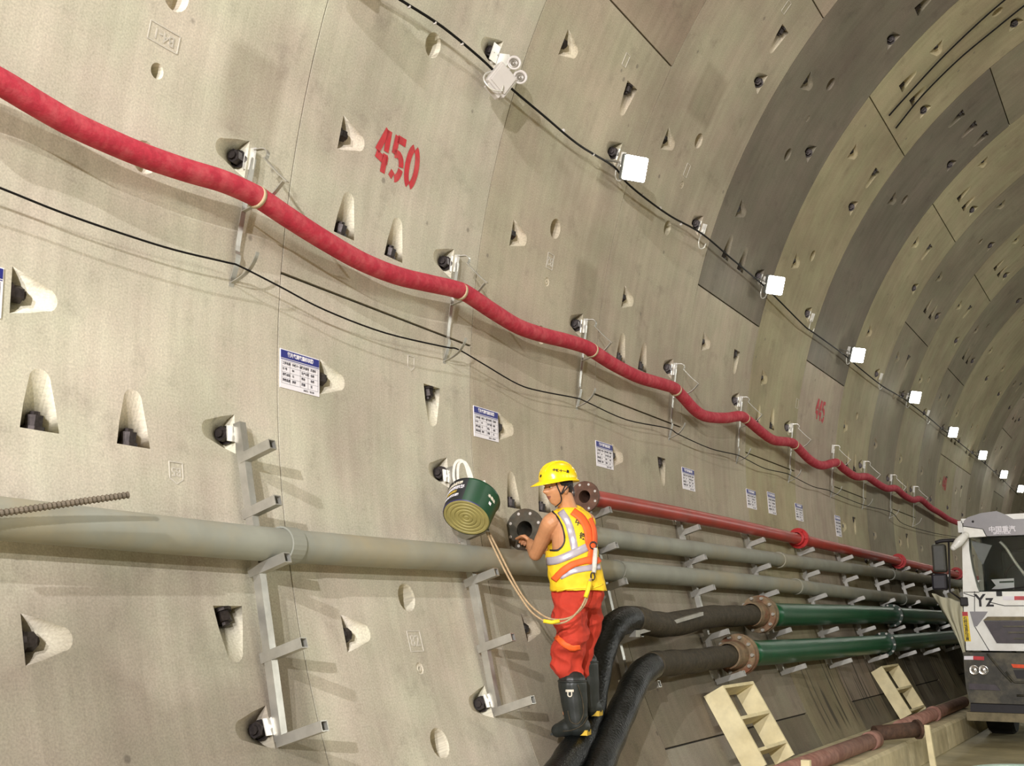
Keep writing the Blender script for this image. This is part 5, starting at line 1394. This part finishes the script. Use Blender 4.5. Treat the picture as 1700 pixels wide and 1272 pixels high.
# crumpled clear sheet tied to the mirror
ms, nt, b = new_mat('dusty_plastic_film'); b.inputs['Base Color'].default_value = srgb(206, 202, 176); b.inputs['Roughness'].default_value = .5; b.inputs['Transmission Weight'].default_value = .15; b.inputs['IOR'].default_value = 1.1
tl, tr_, br_, bl = tq(1544, 985, .1), tq(1598, 1000, .02), tq(1603, 1112, .05), tq(1597, 1085, .3)
mb = MB(); n1, n2 = 18, 24; vs = []; fs = []
for i in range(n2 + 1):
    t = i / n2
    a = tl.lerp(tq(1570, 1032, .2), min(1, t * 2)) if t < .5 else tq(1570, 1032, .2).lerp(bl, (t - .5) * 2)
    b_ = tr_.lerp(br_, t)
    for j in range(n1 + 1):
        s_ = j / n1; p = a.lerp(b_, s_); p.y += .035 * sin(s_ * 17 + 2 * sin(t * 5)) * (1 - .4 * t) + .02 * noise.noise(p * 9); p.z += .008 * sin(s_ * 13); vs.append(p)
for i in range(n2):
    for j in range(n1): fs.append((i * (n1 + 1) + j, i * (n1 + 1) + j + 1, (i + 1) * (n1 + 1) + j + 1, (i + 1) * (n1 + 1) + j))
mb.add(vs, fs, True); o = mb.build('plastic_sheet', ms); tag(o, 'creased pale plastic sheet hanging from the truck mirror side', 'sheet')
m = o.modifiers.new('t', 'SOLIDIFY'); m.thickness = .003

# ---------------------------------------------------------------- timber frames leaning on the wall, on the kerb
def timber_frame(pa, pb, dep, nr, label, offy, rows, lean=None):
    th, ya = th_y(on_wall(*pa, .03)); p2 = on_wall(*pb, dep); yb = th_y(p2)[1]
    r = empty('wooden_rack', (-5.3, ya, KT), label, 'rack', 'yellow wooden racks leaning on the wall')
    t = .028
    n_in = Vector((cos(radians(th)), 0, -sin(radians(th))))
    top = wp(th, ya, .02); bot = Vector((-5.50, ya, KT)) ; ax = (top - bot).normalized(); nrm = Vector((ax.z, 0, -ax.x))
    Hh = (top - bot).length
    def B(y, a0, a1, d0, d1): return [bot + ax * a0 + nrm * d0 + Vector((0, y - ya, 0)), bot + ax * a1 + nrm * d0 + Vector((0, y - ya, 0)), bot + ax * a1 + nrm * d1 + Vector((0, y - ya, 0)), bot + ax * a0 + nrm * d1 + Vector((0, y - ya, 0))]
    for y in (ya, yb - t):
        P = B(y, 0.0, Hh, 0, dep); P[3].z = max(P[3].z, KT + .002); P[0].z = max(P[0].z, KT + .002); mb = MB(); mb.prism(P, (0, t, 0)); mb.build('side_board', M['ply'], r)
    for k in rows:
        a = Hh * k; P = B(ya + t, a - t, a, .0, dep); mb = MB(); mb.prism(P, (0, yb - ya - 2 * t, 0)); mb.build('rung', M['ply'], r)
    return r
timber_frame((1170, 1156), (1254, 1148), .20, 3, 'nearer pale yellow wooden rack leaning on the wall, cut by the bottom edge', .5, (1.0, .60, .2))
timber_frame((1447, 1116), (1490, 1105), .17, 3, 'farther pale yellow wooden rack, right of the nearer one', .4, (1.0, .52, .08))
# rusted pipes on the kerb
zp = KT + .085
pp = [at_z(1340, 1284, zp), at_z(1400, 1264, zp), at_z(1478, 1229, zp)]
d = (pp[-1] - pp[0]).normalized(); x0 = -5.12
mb = MB(); a = Vector((-5.08, pp[0].y - .6, zp)); b_ = Vector((-5.03, pp[-1].y, zp)); mb.cyl(a, b_, .078, 20); mb.cyl(b_ - (b_ - a).normalized() * .25, b_, .092, 20); o = mb.build('rusted_pipe', M['rustpipe']); tag(o, 'nearest reddish rusted pipe lying on the kerb at the bottom edge', 'pipe')
a = Vector((-5.08, at_z(1540, 1208, zp).y - .2, zp)); b_ = Vector((-5.10, at_z(1612, 1166, zp).y, zp))
mb = MB(); mb.cyl(a, b_, .08, 20); m_ = a.lerp(b_, .45); mb.cyl(m_, m_ + (b_ - a).normalized() * .18, .10, 20); o = mb.build('rusted_pipe', M['rustpipe']); tag(o, 'far rusted pipe with a wider joint lying on the kerb towards the truck', 'pipe')
M['darkrust'] = simple('dark_brown_rust', srgb(78, 56, 42), 0.8, var=.3, scale=20, bump=.3)
ye = 12.9
a = at_y(1452, 1218, ye - .25); b_ = at_y(1524, 1211, ye + .1)
rc = empty('rusted_cylinder', a, 'short dark brown rusted pipe stub lying across the timber post', 'pipe')
mb = MB(); mb.cyl(a, b_, .078, 22); mb.build('pipe_run', M['darkrust'], rc); ax = (b_ - a).normalized(); mb = MB(); mb.ring(b_, ax, [(-.02, .078), (-.02, .10), (.01, .10), (.01, .0)], 22); mb.build('end_cap', M['darkrust'], rc)
mb = MB(); p = at_y(1534, 1204, ye + .05); q = Vector((p.x + .04, p.y, 0.0)); mb.prism([q, q + Vector((.06, 0, 0)), p + Vector((.05, 0, 0)), p], (0, .05, 0)); o = mb.build('timber_post', M['ply']); tag(o, 'thin pale timber post standing at the kerb in front of the rusted pipes', 'post')
mb = MB(); p = at_z(1338, 1262, KT + .2); mb.box((p.x, p.y, KT + .1), (.07, .05, .2)); o = mb.build('timber_block', M['ply']); tag(o, 'small timber block on the kerb between the two wooden racks', 'block')
# pale cyan drum at the lower right corner
M['cyan'] = simple('pale_cyan_plastic', srgb(196, 240, 228), 0.3, var=.02, coat=.2)
zd = .90; c = at_z(1718, 1281, zd); dr = empty('plastic_drum', (c.x, c.y, 0), 'pale cyan plastic drum whose lid shows at the lower right corner', 'drum')
mb = MB(); mb.ring((c.x, c.y, 0), (0, 0, 1), [(0, 0), (0, .27), (.03, .29), (.3, .30), (.32, .315), (.34, .30), (.58, .30), (.60, .315), (.62, .30), (.84, .29), (.86, .28)], 40, True); mb.build('drum_body', M['cyan'], dr)
mb = MB(); mb.ring((c.x, c.y, 0), (0, 0, 1), [(.85, .30), (.885, .305), (.90, .295), (.905, .2), (.915, 0)], 40, True); mb.build('lid', M['cyan'], dr)
# unseen tank added left of the view to shade the lower wall
M['tank'] = simple('shadow_tank_plastic', srgb(26, 28, 30), .5)
tk2 = empty('shadow_tank', (-4.25, -.85, 0), 'unseen black domed tank added left of the view to shade the wall', 'tank')
mb = MB(); mb.ring((-4.25, -.85, 0), (0, 0, 1), [(0, 0), (0, .52), (.05, .55), (.6, .55), (.63, .57), (.66, .55), (1.2, .55), (1.23, .57), (1.26, .55), (1.7, .55), (1.95, .5), (2.12, .36), (2.20, .2), (2.20, 0)], 36, True); mb.build('shadow_tank_body', M['tank'], tk2)
mb = MB(); mb.ring((-4.25, -.85, 2.19), (0, 0, 1), [(0, .19), (.06, .19), (.07, 0)], 24); mb.build('shadow_tank_lid', M['tank'], tk2)
